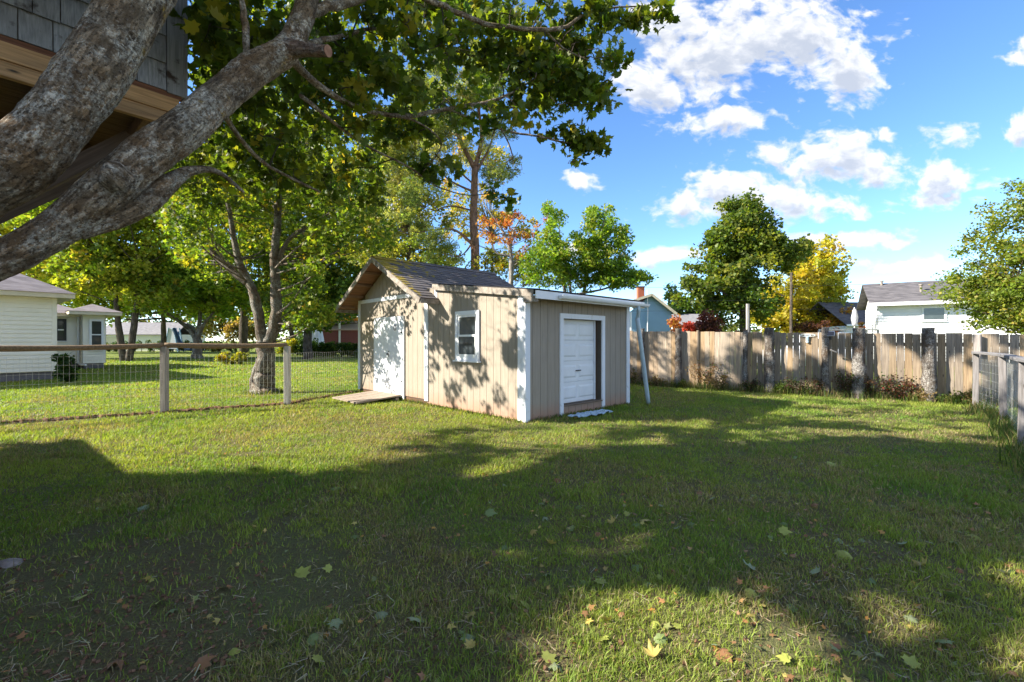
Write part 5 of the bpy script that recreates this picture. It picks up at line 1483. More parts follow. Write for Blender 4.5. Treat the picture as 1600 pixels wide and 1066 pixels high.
# ------------------------------------------------------------------ weeds along the fences
def weed(px, py_or_none, w, h, pal, name, label, leaf=.045, n=14, stems=9, group='weeds growing along the board fence', off=.22):
    p = fence_at(px) + FN * off
    root = thing(name, label, 'plant', (p.x, p.y, 0), 0, group)
    tb = TB(); cl = []
    for k in range(stems):
        a = R.uniform(0, 2 * pi); d = R.random() * w * .5
        top = Vector((cos(a) * d * 1.3, sin(a) * d * .5, h * R.uniform(.55, 1)))
        tb.add([(cos(a) * d * .4, sin(a) * d * .2, -.02), top * .55 + Vector((0, 0, .02)), top], [.007, .005, .002], sides=4, seg=2)
        for t in (.45, .65, .85, 1): cl.append((top * t + Vector((R.uniform(-.05, .05), R.uniform(-.05, .05), 0)), .07 + .05 * w))
    tb.build('stems', M['bark_dark'], root, 'stuff')
    cen, sz, nr, col = spray(cl, n, leaf, pal, up=.2, flat=1)
    link('leaves', leaf_bulk('leaves', cen, sz, nr, col, T_DIAMOND), M['leaf'], root, 'stuff')
DRY = [((.26, .18, .09), 3), ((.16, .11, .06), 2), ((.10, .13, .03), 1)]
WINE = [((.10, .05, .035), 3), ((.07, .07, .03), 2), ((.05, .08, .025), 2)]
LEAFY = [((.07, .11, .02), 3), ((.18, .18, .05), 1)]
for args in ((992, 0, .5, .5, DRY, 'dry_weed', 'pale dry weed between the shed and the leaning downspout'),
             (1035, 0, .7, .26, DRY, 'dry_weed', 'low straw coloured weed before the sunny boards'),
             (1070, 0, .5, .2, LEAFY, 'green_weed', 'low green weed at the foot of the spotted log post'),
             (1102, 0, .9, .85, DRY + [((.28, .12, .05), 3)], 'dry_bush', 'tallest reddish dry bush against the sunny boards'),
             (1132, 0, .8, .5, DRY, 'dry_bush', 'brown dry bush at the edge of the fence shadow'),
             (1180, 0, .6, .3, WINE, 'dark_weed', 'low dark weed between the slim log and the broad log'),
             (1222, 0, .6, .3, LEAFY, 'green_weed', 'low green weed right of the first broad log'),
             (1250, 0, .7, .42, WINE, 'dark_weed', 'dark weed in front of the oval wire ornament boards'),
             (1278, 0, .5, .4, WINE, 'dark_weed', 'dark weed left of the log with the solar lamp'),
             (1318, 0, .9, .62, WINE, 'dark_weed', 'wine dark weed between the two broad logs'),
             (1352, 0, .8, .55, DRY + WINE, 'dry_bush', 'brown weed clump around the second broad log foot'),
             (1385, 0, .9, .60, WINE, 'dark_weed', 'tall dark weed in the middle of the shaded boards'),
             (1415, 0, .8, .60, WINE + [((.25, .07, .04), 2)], 'dark_weed', 'reddish dark weed left of the leaning log'),
             (1442, 0, .6, .32, DRY, 'dry_weed', 'straw weed at the foot of the leaning log'),
             (1490, 0, .8, .24, LEAFY, 'green_weed', 'low leafy weed right of the leaning log'),
             (1520, 0, .6, .3, DRY + LEAFY, 'green_weed', 'weed at the corner post where both fences meet')):
    weed(*args)
def edge_litter():
    """long grass tufts and small weeds along fence feet and shed base"""
    V = []; C = []
    def run(a, b, dens, h, wid, pal):
        L_ = (b - a).length; n = int(L_ * dens)
        t = G.random(n)[:, None]
        p = np.array(a)[None] * (1 - t) + np.array(b)[None] * t
        d = (b - a).normalized(); s_ = np.array([-d.y, d.x, 0])
        p = p + s_[None] * (G.normal(0, wid, (n, 1)))
        hh = h * G.uniform(.3, 1.3, n); an = G.uniform(0, 2 * pi, n); w = .004 * G.uniform(.6, 1.6, n)
        le = G.uniform(.1, .7, n) * hh; la = G.uniform(0, 2 * pi, n)
        v = np.empty((n, 5, 3)); bx, by = np.cos(an) * w, np.sin(an) * w; lx, ly = np.cos(la) * le, np.sin(la) * le
        x, y = p[:, 0], p[:, 1]
        z = np.zeros(n)
        v[:, 0] = np.stack([x - bx, y - by, z], -1); v[:, 1] = np.stack([x + bx, y + by, z], -1)
        v[:, 2] = np.stack([x + bx + lx * .35, y + by + ly * .35, hh * .6], -1); v[:, 3] = np.stack([x - bx + lx * .35, y - by + ly * .35, hh * .6], -1)
        v[:, 4] = np.stack([x + lx, y + ly, hh], -1)
        V.append(v.reshape(-1, 3)); C.append(np.repeat(palette_cols(n, pal, .25), 5, axis=0))
    gp = [((.07, .12, .025), 3), ((.24, .19, .09), 2), ((.12, .15, .04), 2)]
    run(FP[0], FP[1], 110, .09, .05, gp); run(FP[1], FP[2], 110, .08, .05, gp); run(FP[2], FP[3], 130, .10, .06, gp)
    run(FA + FN * .2, FB + FN * .2, 420, .22, .12, gp)
    for a, b in zip(RP[:-1], RP[1:]): run(a, b, 380, .20, .10, gp)
    run(SC - SV * .06, SC - SV * .06 + SU * 6.3, 200, .075, .03, gp)
    run(SC - SU * .07, SC - SU * .07 + SV * 3.2, 200, .075, .03, gp)
    b_ = gnd(413, 615)
    for k in range(8):
        a_ = b_ + Vector((cos(k * pi / 4) * .45, sin(k * pi / 4) * .4, 0)); c_ = b_ + Vector((cos((k + 1) * pi / 4) * .45, sin((k + 1) * pi / 4) * .4, 0)); run(a_, c_, 220, .12, .08, gp)
    Vv = np.concatenate(V); Cc = np.concatenate(C); n = len(Vv) // 5; b = (np.arange(n) * 5)[:, None]
    link('edge_grass', bulk_mesh('edge_grass', Vv, [b + np.array([[0, 1, 2, 3]]), b + np.array([[3, 2, 4]])], Cc), M['grass'], None, 'stuff')
edge_litter()

# ------------------------------------------------------------------ treehouse
TA = Vector((.653, .757, 0)); TN = Vector((.757, -.653, 0))
tp = at(293, 153, 4.0)
th = thing('treehouse', 'grey shingled treehouse on brown beams up in the big near maple', 'treehouse', (tp.x, tp.y, 0), math.atan2(TA.y, TA.x))
# local x along the wall away from the viewer (0 = far corner), local y into the treehouse, z up
zb = tp.z
TL, TD, TH = 2.0, 1.9, 2.15
box('wall', (-TL, .03, zb + .0), (-.03, .06, zb + TH), jm, th)
box('wall', (-.06, .061, zb), (-.03, TD, zb + TH), jm, th)
box('wall', (-TL, TD + .001, zb), (-.03, TD + .03, zb + TH), jm, th)
box('corner_board', (-.150, -.016, zb - .015), (-.026, .029, zb + TH), M['shake'], th)
box('corner_board', (-.025, -.018, zb - .02), (-.003, .12, zb + TH), M['shake'], th)
row = .235
for k in range(9):
    x = -.152
    z0 = zb + k * row
    while x > -TL:
        w = R.uniform(.13, .24)
        xa = max(x - w, -TL)
        drop = R.uniform(-.004, .004)
        v = []
        xr, xl = x - .003, xa + .003
        if xr - xl > .02:
            v = [(xl, -.012, z0 + drop), (xr, -.012, z0 + drop), (xr, .014, z0 + row * 1.12), (xl, .014, z0 + row * 1.12), (xl, .004, z0 + drop), (xr, .004, z0 + drop), (xr, .026, z0 + row * 1.12), (xl, .026, z0 + row * 1.12)]
            mesh('shingle', v, [(0, 1, 2, 3), (4, 7, 6, 5), (0, 4, 5, 1), (1, 5, 6, 2), (2, 6, 7, 3), (3, 7, 4, 0)], M['shake'], th)
        x = xa
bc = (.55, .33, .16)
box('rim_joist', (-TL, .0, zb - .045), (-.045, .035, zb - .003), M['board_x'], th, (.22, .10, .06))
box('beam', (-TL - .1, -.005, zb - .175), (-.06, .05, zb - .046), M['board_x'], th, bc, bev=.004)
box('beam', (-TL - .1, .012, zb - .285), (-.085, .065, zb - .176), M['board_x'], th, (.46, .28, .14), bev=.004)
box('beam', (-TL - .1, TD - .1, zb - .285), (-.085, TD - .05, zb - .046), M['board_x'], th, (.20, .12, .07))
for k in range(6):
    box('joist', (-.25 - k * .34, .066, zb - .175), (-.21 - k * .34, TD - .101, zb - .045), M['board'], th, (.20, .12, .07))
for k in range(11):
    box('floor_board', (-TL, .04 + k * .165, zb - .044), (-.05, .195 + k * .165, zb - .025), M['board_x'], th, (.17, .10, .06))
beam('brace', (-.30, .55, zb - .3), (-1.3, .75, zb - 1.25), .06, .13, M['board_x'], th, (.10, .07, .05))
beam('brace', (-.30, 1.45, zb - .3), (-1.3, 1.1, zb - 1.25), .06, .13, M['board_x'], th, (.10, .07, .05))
lb = box('paper_tag', (-.56, -.0135, zb - .043), (-.48, -.0125, zb - .012), M['white'], th)
lb.location.y = -.006
mt = slab('roof', [(-TL - .15, -.15, zb + TH + .02), (.15, -.15, zb + TH + .02), (.15, TD + .15, zb + TH + .5), (-TL - .15, TD + .15, zb + TH + .5)], .05, M['shake'], th)

# ------------------------------------------------------------------ the big near maple
LIT_POLYS = [
    [(-400, 590), (560, 598), (560, 635), (690, 640), (715, 655), (640, 690), (560, 722), (500, 745), (380, 735), (215, 742), (130, 688), (-400, 705)],
    [(740, 1300), (780, 1066), (825, 1000), (880, 935), (980, 900), (1030, 930), (1060, 905), (1130, 930), (1150, 885), (1200, 890), (1230, 965), (1290, 975), (1350, 1050), (1440, 1300)],
    [(1330, 1000), (1350, 920), (1440, 930), (1500, 1000), (1440, 1030)],
    [(1530, 880), (1620, 870), (1700, 1100), (1520, 1066), (1590, 980)],
    [(700, 745), (770, 718), (840, 722), (800, 742), (730, 756)], [(580, 772), (640, 748), (670, 752), (620, 775)], [(800, 690), (850, 678), (950, 676), (900, 694), (830, 700)],
    [(1130, 690), (1200, 670), (1300, 672), (1290, 690), (1200, 702)], [(1010, 655), (1060, 645), (1130, 655), (1070, 668)], [(990, 600), (1200, 600), (1100, 616), (990, 608)],
    [(1330, 664), (1420, 656), (1500, 668), (1420, 678)], [(1080, 760), (1200, 745), (1230, 756), (1110, 775)], [(1330, 712), (1430, 700), (1470, 712), (1380, 722)]]
def shaded_ok(p, loose=0.0):
    """true when the shadow of a leaf at p does not fall on one of the sunny patches of the lawn"""
    sx, sy = shadow(p)
    if sy < .3: return True
    gx, gy = topx((sx, sy, 0))
    for q in LIT_POLYS:
        if inpoly(gx, gy, q): return R.random() < loose
    if gy > 590:
        v = float(fbm(sx / 2.3, sy, .42, 404, 2)) + .16 * float(vnoise(sx / 3, sy, 1.3, 77) - .5)
        lim = .555 if (gx > 900 and gy < 800) else (9 if gx < 760 else .68)
        if v > lim: return False
    return True
MB0 = Vector((-3.55, 2.45, 0))
mapl = thing('near_maple', 'large lichen covered maple leaning in from the left with branches over the yard', 'tree', MB0)
def N(px, py, Y): return at(px, py, Y) - MB0
def w2r(w, Y, px=None, py=None):
    if px is None: return w / 2 / F * Y * .8
    return w / 2 / F * Y * .92 * max(.52, (F / sqrt(F * F + (px - 800) ** 2 + (py - 533) ** 2)) ** .9)
tb = TB()
tb.add([(0, 0, -.1), (-.02, 0, .25), (0, 0, .8), (.03, .02, 1.3)], [.55, .34, .28, .27], sides=28, seg=14, bump=.10, seed=1)
limb1 = [(-135, 470, 2.25, 96), (0, 408, 2.35, 84), (90, 358, 2.45, 84), (165, 297, 2.55, 92), (235, 240, 2.7, 88), (300, 190, 2.85, 80), (350, 146, 3.05, 70), (400, 106, 3.25, 64), (445, 82, 3.4, 56), (463, 50, 3.5, 48), (478, 10, 3.6, 44), (492, -50, 3.8, 40), (520, -160, 4.1, 34), (560, -330, 4.5, 24)]
tb.add([(.02, .0, 1.15)] + [N(a, b, c) for a, b, c, d in limb1], [.2] + [w2r(d, c, a, b) for a, b, c, d in limb1], sides=84, seg=30, bump=.075, seed=2, ridge=.006)
limb3 = [(a_, b_, c_ * 1.1, d_) for a_, b_, c_, d_ in [(-80, 345, 2.05, 165), (15, 262, 2.08, 146), (75, 205, 2.12, 132), (130, 135, 2.2, 130), (175, 65, 2.28, 126), (213, 0, 2.35, 122), (262, -90, 2.5, 112), (300, -260, 2.8, 96), (360, -420, 3.3, 70), (460, -560, 3.8, 46)]]
tb.add([(.0, .0, 1.0)] + [N(a, b, c) for a, b, c, d in limb3], [.23] + [w2r(d, c, a, b) for a, b, c, d in limb3], sides=84, seg=34, bump=.065, seed=3, ridge=.006)
limb2 = [(120, 362, 2.50, 40), (185, 340, 2.62, 46), (228, 318, 2.72, 48), (262, 288, 2.8, 42), (295, 268, 2.9, 22), (338, 268, 3.0, 12), (380, 300, 3.3, 6)]
tb.add([N(a, b, c) for a, b, c, d in limb2], [w2r(d, c, a, b) for a, b, c, d in limb2], sides=32, seg=14, bump=.09, seed=4, ridge=.003)
tb.add([N(188, 285, 2.5), N(170, 268, 2.44), N(160, 262, 2.42)], [.075, .07, .03], sides=16, seg=5, bump=.15, seed=5)
# rear leaders going up and left, and over the yard
tb.add([(-.05, 0, 1.1), (-.5, .2, 2.4), (-1.3, .5, 4.2), (-2.4, 1.0, 6.4)], [.24, .2, .15, .06], sides=18, seg=8, bump=.08, seed=6)
tb.add([(-.1, 0, 1.0), (-.9, .1, 2.2), (-2.4, .5, 4.0), (-4.6, .8, 6.0)], [.22, .18, .13, .05], sides=16, seg=8, bump=.08, seed=7)
BR = {  # secondary branches: photograph pixel, distance, width in pixels
    'a': [(478, 20, 3.6, 24), (540, 5, 3.9, 18), (620, -15, 4.3, 13), (675, 2, 4.6, 11), (720, 22, 4.8, 10), (759, 38, 5.0, 9), (797, 43, 5.1, 8.5), (850, 47, 5.2, 8), (885, 42, 5.3, 7), (915, 22, 5.4, 5), (960, 12, 5.5, 3.5), (1010, 10, 5.6, 2)],
    'b': [(440, 70, 3.4, 26), (480, 120, 3.8, 15), (540, 160, 4.3, 10), (600, 179, 4.8, 9), (650, 180, 5.0, 8.5), (700, 170, 5.2, 8), (760, 160, 5.3, 6.5), (800, 145, 5.4, 4), (840, 120, 5.5, 2.5)],
    'c': [(700, 170, 5.2, 4), (760, 195, 5.4, 4), (806, 208, 5.5, 4), (840, 213, 5.5, 3.5), (880, 222, 5.6, 3), (930, 228, 5.7, 1.5)],
    'd': [(445, 78, 3.4, 18), (520, 60, 4.2, 9), (600, 45, 5.0, 6), (680, 70, 5.4, 4), (760, 95, 5.8, 3)],
    'e': [(850, 46, 5.2, 4), (880, 75, 5.4, 3), (920, 95, 5.6, 2)],
    'f': [(385, 105, 3.2, 12), (383, 40, 3.25, 13), (376, -20, 3.3, 9), (370, -120, 3.6, 5)],
    'g': [(470, 150, 3.9, 9), (560, 220, 4.8, 5), (640, 262, 5.4, 4), (680, 290, 5.6, 3), (730, 305, 5.8, 2), (780, 300, 5.9, 1.5)],
    'h': [(600, 180, 4.8, 5), (650, 190, 5.0, 4), (690, 225, 5.3, 3), (660, 270, 5.5, 2)],
    'i': [(500, -70, 3.8, 26), (620, -160, 4.3, 18), (780, -180, 4.9, 12), (920, -120, 5.3, 7), (1010, -50, 5.5, 4)],
    'j': [(760, 160, 5.3, 4), (795, 225, 5.5, 3), (803, 258, 5.6, 1.5)],
    'k': [(262, -90, 2.5, 60), (150, -200, 3.0, 50), (-60, -330, 3.6, 34), (-350, -420, 4.4, 20)],
    'l': [(340, 150, 3.1, 14), (370, 210, 3.7, 9), (420, 260, 4.4, 7), (500, 300, 5.0, 4)],
}
for k, b in BR.items():
    tb.add([N(p[0], p[1], p[2]) for p in b], [w2r(p[3], p[2]) for p in b], sides=9, seg=5, wob=.22, bump=.06, seed=ord(k))
trunk_o = tb.build('trunk', M['bark_near'], mapl)
# sawn stub
st = TB(); st.add([N(452, 76, 3.38), N(485, 79, 3.33), N(512, 80, 3.28)], [w2r(34, 3.3), w2r(25, 3.3), w2r(23, 3.3)], sides=24, seg=10, bump=.14, seed=9, ridge=.003)
st.build('sawn_stub', bark('stub_bark', (.12, .07, .05), (.33, .23, .17), (.42, .38, .33), 1.0), mapl)
ep = N(512.5, 80, 3.28); ed = (N(512, 80, 3.28) - N(485, 79, 3.33)).normalized()
mb_ = MB(); mb_.rod(ep, ep + ed * .004, w2r(21, 3.3), 16); mb_.build('cut_face', plain('cut_wood', (.32, .17, .11), .9, .1, .3, 30), mapl)
# leaf clusters inside the picture: photograph ellipse, depth range, count of clusters
VIS = [(300, 225, 90, 50, 6.8, 9.2, 120), (380, 195, 80, 60, 6.8, 9.6, 110), (330, 285, 90, 30, 7.2, 9.2, 70), (450, 200, 90, 70, 7.0, 9.2, 70), (400, 60, 110, 60, 6.0, 8.0, 60), (310, 110, 40, 60, 6, 8, 20),
       (360, 40, 70, 60, 3.6, 5.6, 60), (440, 150, 120, 70, 4.2, 6.4, 120), (360, 140, 60, 60, 4.5, 6.4, 40), (540, 60, 110, 80, 4.2, 6.4, 110), (560, 150, 100, 60, 4.4, 6.6, 90), (470, 240, 110, 50, 5.2, 7.2, 80), (540, 290, 60, 36, 5.6, 7.2, 26), (400, 250, 70, 50, 5.0, 7.0, 40),
       (650, 30, 80, 50, 4.6, 6.4, 70), (640, 110, 70, 40, 4.8, 6.2, 30), (750, 20, 70, 40, 4.8, 6.4, 50), (740, 90, 70, 28, 5.0, 6.0, 30), (840, 40, 80, 50, 5.0, 6.2, 60), (835, 110, 70, 45, 5.0, 6.2, 70), (905, 70, 55, 45, 5.2, 6.2, 40), (905, 135, 68, 34, 5.2, 6.0, 44), (940, 30, 50, 30, 5.2, 6.0, 30),
       (1015, 22, 40, 20, 5.4, 5.9, 20), (960, 95, 22, 20, 5.4, 5.8, 6), (870, 212, 42, 14, 5.4, 5.8, 15), (925, 228, 30, 14, 5.5, 5.8, 11), (895, 250, 16, 8, 5.5, 5.7, 4), (770, 180, 60, 22, 5.0, 5.8, 22), (745, 205, 30, 14, 5.2, 5.8, 8),
       (654, 205, 30, 18, 5.2, 5.8, 10), (665, 272, 26, 16, 5.4, 5.9, 10), (705, 262, 14, 12, 5.4, 5.8, 3), (782, 302, 24, 12, 5.6, 6.0, 9), (803, 262, 15, 18, 5.5, 5.8, 7), (690, 160, 50, 26, 5.0, 5.8, 12), (600, 200, 40, 40, 5.2, 6.2, 16), (580, 260, 30, 30, 5.4, 6.4, 8), (820, 170, 40, 20, 5.2, 5.8, 12)]
clv = []
for (px, py, rx, ry, y0, y1, n) in VIS:
    for _ in range(int(n)):
        a, r = R.uniform(0, 2 * pi), R.random() ** .55
        p = at(px + rx * r * cos(a), py + ry * r * sin(a), R.uniform(y0, y1))
        clv.append((p - MB0, R.uniform(.10, .20)))
CROWN = [(290, -40), (1030, -40), (965, 50), (978, 110), (925, 160), (800, 190), (640, 200), (560, 330), (300, 300)]
deep = []
k_ = 0
while len(deep) < 420 and k_ < 60000:            # the far side of the crown, whose shade falls on the board fence and the right lawn
    k_ += 1
    if R.random() < .6: w = fence_at(R.uniform(1150, 1590)) + Vector((0, 0, R.uniform(0, 1.6)))
    else: w = gnd(R.uniform(900, 1600), R.uniform(618, 720))
    p = w - ray3 * R.uniform(9.5, 17)
    if p.y < 6 or not inpoly(*topx(p), CROWN) or not shaded_ok(p): continue
    deep.append((p - MB0, R.uniform(.16, .30)))
k_ = 0
while len(deep) < 500 and k_ < 20000:            # and on the window wall of the shed
    k_ += 1
    w = SC + SU * R.uniform(0, 2.9) + Vector((0, 0, R.uniform(0, 2.2)))
    p = w - ray3 * R.uniform(4.5, 9.5)
    if not inpoly(*topx(p), [(180, 200), (300, 120), (560, 120), (540, 320), (200, 330)]): continue
    deep.append((p - MB0, R.uniform(.12, .22)))
MAP = [((.075, .115, .016), 5), ((.11, .15, .018), 4), ((.17, .20, .022), 2.4), ((.34, .30, .035), .6)]
cen, sz, nr, col = spray(clv, 15, .098, MAP, up=.30, flat=.95, lj=.22)
ok_ = np.array([shaded_ok(c + np.array(MB0), .12) for c in cen])
cen, sz, nr, col = cen[ok_], sz[ok_], nr[ok_], col[ok_]
cd_, sd_, nd_, ld_ = spray(deep, 24, .115, MAP, up=.4, flat=.8, lj=.18)
ok_ = np.array([shaded_ok(c + np.array(MB0), .05) for c in cd_])
link('foliage', leaf_bulk('foliage', cd_[ok_], sd_[ok_], nd_[ok_], ld_[ok_], T_STAR), M['leaf'], mapl, 'stuff')
# the leaves that hang loose at the outline of the crown, each a piece of its own
scr = cen + np.array(MB0)[None]
pxs = 800 + F * scr[:, 0] / scr[:, 1]
pys = 533 - F * (scr[:, 2] - EYE) / scr[:, 1]
outer = np.where((pys > 0) & (((pxs > 955) & (pys < 130)) | ((pys > 195) & (pxs > 640)) | ((pxs > 930) & (pys > 60))))[0]
outer = outer[:280]
mask = np.ones(len(cen), bool); mask[outer] = False
for q_ in range(3):
    mk = mask & (np.arange(len(cen)) % 3 == q_)
    link('foliage', leaf_bulk('foliage', cen[mk], sz[mk], nr[mk], col[mk], maple_template(3 + q_, (.15, .45, -.3)[q_])), M['leaf'], mapl, 'stuff')
leaf_variants = []
for k in range(8):
    tv, tf = maple_template(20 + k, .18)
    me = bulk_mesh('leaf', tv * .105, [np.array(tf)], np.repeat(palette_cols(1, MAP, .2), len(tv), axis=0)); me.materials.append(M['leaf']); leaf_variants.append(me)
for i in outer:
    o = bpy.data.objects.new('leaf', leaf_variants[R.randrange(8)]); COL.objects.link(o); o.parent = mapl
    o.location = cen[i]; q = Vector(nr[i]).to_track_quat('Z', 'Y') @ Quaternion((0, 0, 1), R.uniform(0, 6.28))
    o.rotation_mode = 'QUATERNION'; o.rotation_quaternion = q; sc_ = sz[i] / .105; o.scale = (sc_, sc_, sc_)
# twigs from the branches to the leaf clusters
bpts = []
for b in BR.values():
    for p, q in zip(b[:-1], b[1:]):
        for t in (0, .33, .66): bpts.append(N(p[0], p[1], p[2]).lerp(N(q[0], q[1], q[2]), t))
for p, q in zip(limb1[6:-1], limb1[7:]): bpts.append(N(p[0], p[1], p[2]))
tw_ = TB()
nodes = np.array([tuple(q) for q in bpts]); nrad = [.02] * len(bpts)
todo = [c for c, r in clv + deep]
arr = np.array([tuple(q) for q in todo])
dist0 = np.array([np.min(np.linalg.norm(nodes - q, axis=1)) for q in arr])
for i in np.argsort(dist0):
    dd_ = np.linalg.norm(nodes - arr[i], axis=1)
    # a twig grows outward: prefer joints nearer to the limbs
    j = int(np.argmin(dd_)); s_ = Vector(nodes[j]); c = Vector(arr[i]); d_ = float(dd_[j])
    nodes = np.vstack([nodes, arr[i][None]]); r0 = min(nrad[j] * .82, .012) if j >= len(bpts) else .010; nrad.append(max(r0, .0028))
    if d_ > 2.0 or d_ < .03: continue
    m1 = s_.lerp(c, .5) + Vector((R.uniform(-.12, .12), R.uniform(-.12, .12), R.uniform(-.02, .10))) * d_
    tw_.add([s_, m1, c], [max(r0, .003), max(r0 * .8, .0026), .0022], sides=3, seg=2)
tw_.build('twigs', M['bark_dark'], mapl, 'stuff')
# unseen crown above and beside the frame, clumps added for the shade they cast
cln = []
tries = 0
def above_frame(p, m=35):
    if p.y <= .2: return True
    px, py = topx(p)
    return not (-60 < px < 1660 and -m < py)
while len(cln) < 760 and tries < 20000:          # clumps set back along the sun ray from where shade is wanted
    tries += 1
    if len(cln) < 26:  # first clumps are added up-sun to shade the near limbs
        q = R.choice(limb1[1:10] + limb3[0:6]); w = at(q[0], q[1], q[2]); d_ = R.uniform(2.2, 5.5)
        p = w - ray3 * d_ + Vector((R.uniform(-.2, .2), R.uniform(-.35, .35), R.uniform(-.35, .35)))
    elif len(cln) < 640:
        g_ = gnd(R.uniform(-60, 1720), 700 + 420 * R.random() ** 1.3) if R.random() < .6 else gnd(R.uniform(150, 900), R.uniform(745, 900))
        z = R.uniform(3.5, 8.2)
        p = Vector((g_.x - RAY.x * K_SH * z, g_.y - RAY.y * K_SH * z, z))
        if p.x < -13.5 or p.x > 2.5: continue
    else:
        d = Vector((R.gauss(0, 1), R.gauss(0, 1), R.gauss(0, 1))).normalized() * R.random() ** .4
        p = Vector((-4.6 + d.x * 6.6, 3.6 + d.y * 4.4, 6.3 + d.z * 3.1))
    if p.z < 3.2 or not above_frame(p): continue
    if not shaded_ok(p, .0): continue
    cln.append((p - MB0, R.uniform(.32, .5)))
cen, sz, nr, col = spray(cln, 46, .15, MAP, up=.5, flat=.8)
keep = np.array([shaded_ok(c + np.array(MB0), .0) for c in cen])
# no leaf of this part may dip into the open sky of the picture
w_ = cen + np.array(MB0)[None]
with np.errstate(divide='ignore', invalid='ignore'):
    px_ = 800 + F * w_[:, 0] / w_[:, 1]; py_ = 533 - F * (w_[:, 2] - EYE) / w_[:, 1]
inside = (w_[:, 1] > .1) & (px_ > -20) & (px_ < 1620) & (py_ > -14)
keep &= ~(inside & (px_ > 0))
link('foliage', leaf_bulk('foliage', cen[keep], sz[keep], nr[keep], col[keep], T_STAR), M['leaf'], mapl, 'stuff')
bb = TB()
for (c, r) in cln[::5]:
    s_ = Vector((-2.4, 1.0, 6.4)) if c.x < -1 else N(520, -160, 4.1)
    s_ = s_.lerp(c, .15)
    bb.add([s_, s_.lerp(c, .5) + Vector((0, 0, -.2)), c], [.035, .02, .006], sides=4, seg=2)
bb.build('twigs', M['bark_dark'], mapl, 'stuff')
print('clusters', len(clv), len(cln))

# ------------------------------------------------------------------ fallen leaves
PAL_L = {'yellow green': (.30, .32, .07), 'pale': (.25, .29, .16), 'brown': (.26, .13, .06), 'golden': (.40, .31, .09), 'dull green': (.17, .22, .08)}
fl_meshes = {}
for nm, c in PAL_L.items():
    fl_meshes[nm] = []
    for k in range(3):
        tv, tf = maple_template(60 + k + len(nm), R.uniform(-.9, 1.1))
        tv = tv - np.array([0, .35, 0])
        me = bulk_mesh('fallen_leaf', tv * .13, [np.array(tf)], np.repeat(np.array([c]), len(tv), axis=0) * G.uniform(.85, 1.15, (len(tv), 1)))
        me.materials.append(M['dryleaf']); fl_meshes[nm].append(me)
def fallen(px, py, nm, sc_=1.0, lab=None):
    p = gnd(px, py)
    if p.y < 1.7 or p.y > 9: return
    o = bpy.data.objects.new('fallen_leaf', R.choice(fl_meshes[nm])); COL.objects.link(o)
    o.location = (p.x, p.y, float(ground_height(p.x, p.y)) + R.uniform(.012, .030))
    o.rotation_euler = (R.uniform(-.6, .6), R.uniform(-.6, .6), R.uniform(0, 6.28))
    s_ = sc_ * R.uniform(.6, 1.15); o.scale = (s_, s_, s_)
    tag(o, lab or (nm + ' maple leaf lying on the lawn'), 'leaf', 'fallen maple leaves on the lawn')
for (px, py, nm, lab) in ((1170, 893, 'pale', 'largest pale maple leaf lying in the dark grass right of centre'), (1020, 1032, 'golden', 'big golden leaf in the sunny grass at the bottom'), (1225, 1035, 'yellow green', 'yellow green leaf low in the sunny grass'), (540, 1050, 'dull green', 'dull green leaf at the bottom edge left of centre'), (740, 1000, 'pale', 'upright pale leaf in the dark grass at bottom centre'), (500, 1035, 'yellow green', 'lobed green leaf in the dark grass at bottom left'), (1275, 902, 'pale', 'greyish leaf right of the largest pale leaf'), (1320, 873, 'yellow green', 'bright small leaf in the dark grass at right'), (1180, 965, 'golden', 'golden leaf on the shadow edge'), (990, 968, 'yellow green', 'yellow green leaf on the left shadow edge')):
    fallen(px, py, nm, .74, lab)
COLS = [(150, 'left edge of the picture'), (300, 'first fence post'), (480, 'forked maple'), (600, 'white double door'), (700, 'left end of the window wall'), (780, 'shed window'), (860, 'near shed corner'), (960, 'overhead door'), (1040, 'leaning downspout'),
        (1130, 'spotted log post'), (1240, 'first broad log post'), (1320, 'solar lamp'), (1400, 'second broad log post'), (1500, 'leaning log post'), (1601, 'grey rail fence')]
ROWS = [(700, 'far lawn'), (760, 'upper lawn'), (830, 'middle lawn'), (900, 'lower middle lawn'), (970, 'lower lawn'), (1070, 'bottom of the picture')]
seen_l = set()
for _ in range(420):
    py = 650 + 400 * R.random() ** 1.1; px = R.uniform(40, 1600)
    if px < 760 and R.random() < .62: continue
    nm = R.choices(list(PAL_L), (4, 2.2, 2.2, 2, 3))[0]
    cn = next(n for x, n in COLS if px < x); rn = next(n for y, n in ROWS if py < y)
    lab = f'{nm} maple leaf on {rn}, below {cn}' if cn[0] != 'l' or 'window' in cn else f'{nm} maple leaf on {rn} toward {cn}'
    if (nm, cn, rn) in seen_l or len(seen_l) > 150: continue
    seen_l.add((nm, cn, rn))
    fallen(px, py, nm, (.50 if py > 900 else .62) + .14 * R.random(), lab)
def litter():
    n = 2600
    y = G.uniform(1.7, 9.5, n) ; x = G.uniform(-1.15, 1.2, n) * y
    k = (G.random(n) < np.where(x > -.5, 1, .45)); x, y = x[k], y[k]; n = len(x)
    cen = np.stack([x, y, ground_height(x, y) + G.uniform(.008, .03, n)], -1)
    nr = G.normal(size=(n, 3)) * .35 + np.array([0, 0, 1])
    col = palette_cols(n, [((.28, .14, .06), 3), ((.36, .28, .08), 2), ((.2, .22, .08), 2), ((.4, .2, .05), 1)], .25)
    link('leaf_litter', leaf_bulk('leaf_litter', cen, .035 * G.uniform(.5, 1.4, n), nr, col, T_STAR), M['dryleaf'], None, 'stuff')
litter()
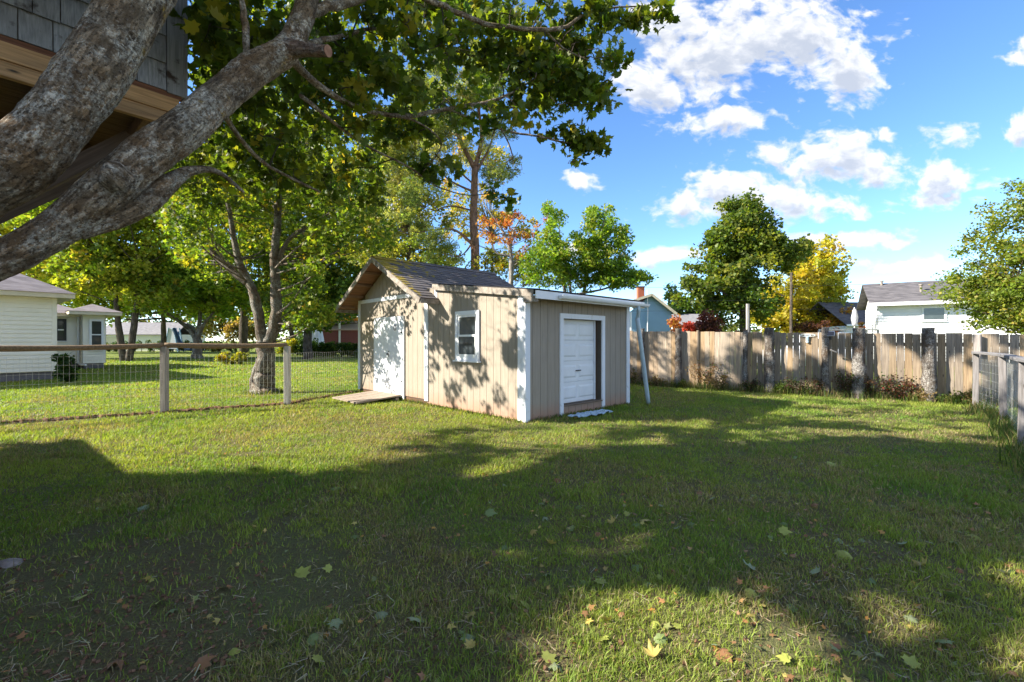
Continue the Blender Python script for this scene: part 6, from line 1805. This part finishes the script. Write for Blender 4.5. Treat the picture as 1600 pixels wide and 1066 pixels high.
def straw():
    n = 9000
    y = 1.6 + 4.4 * G.random(n) ** 1.3; x = G.uniform(-1.2, 1.2, n) * y
    bp = fbm(x, y, .8, 91, 3)
    k = G.random(n) < np.clip((bp - .30) * 3, .1, 1); x, y = x[k], y[k]; n = len(x)
    L_ = G.uniform(.02, .075, n); a_ = G.uniform(0, 2 * pi, n); w = G.uniform(.0009, .002, n)
    z0 = ground_height(x, y) + G.uniform(.004, .024, n); dz = G.normal(0, .008, n)
    dx, dy = np.cos(a_) * L_, np.sin(a_) * L_; bx, by = -np.sin(a_) * w, np.cos(a_) * w
    v = np.empty((n, 4, 3))
    v[:, 0] = np.stack([x - bx, y - by, z0], -1); v[:, 1] = np.stack([x + bx, y + by, z0], -1)
    v[:, 2] = np.stack([x + dx + bx, y + dy + by, z0 + dz + .002], -1); v[:, 3] = np.stack([x + dx - bx, y + dy - by, z0 + dz], -1)
    c = np.repeat(palette_cols(n, [((.30, .25, .15), 3), ((.22, .17, .10), 2), ((.36, .32, .22), 1)], .2), 4, axis=0)
    link('dry_straw', bulk_mesh('dry_straw', v.reshape(-1, 3), [(np.arange(n) * 4)[:, None] + np.array([[0, 1, 2, 3]])], c), M['dryleaf'], None, 'stuff')
straw()
# a mossy stone at the left edge of the foreground
# crumbs of soil on the bare ground at lower left
cm = MB()
for _ in range(900):
    c_ = gnd(R.uniform(-40, 420), R.uniform(850, 1100)); q = R.uniform(.003, .011)
    if R.random() < .35: c_ = gnd(R.uniform(560, 1300), R.uniform(900, 1080))
    Mx = Matrix.Translation(c_ + Vector((0, 0, float(ground_height(c_.x, c_.y)) + q * .3))) @ Matrix.Rotation(R.uniform(0, 6), 4, Vector((R.random() + .1, R.random(), R.random())).normalized())
    cm.box((-q, -q * .8, -q * .6), (q, q * .8, q * .6), Mx)
cm.build('soil_crumbs', M['soil'], None, 'stuff')
bm = bmesh.new(); bmesh.ops.create_icosphere(bm, subdivisions=3, radius=.11)
from mathutils import noise as mnoise
for v in bm.verts:
    v.co *= 1 + .35 * mnoise.noise(v.co * 9); v.co.z *= .45; v.co.x *= 1.4
me = bpy.data.meshes.new('stone'); bm.to_mesh(me); bm.free()
so = link('stone', me, plain('stone', (.24, .20, .18), .9, .2, .3, 14)); p = gnd(12, 882); so.location = (p.x, p.y, .0); so.scale = (.5, .5, .6)
tag(so, 'flat grey brown stone in the bare soil at the left edge', 'stone')
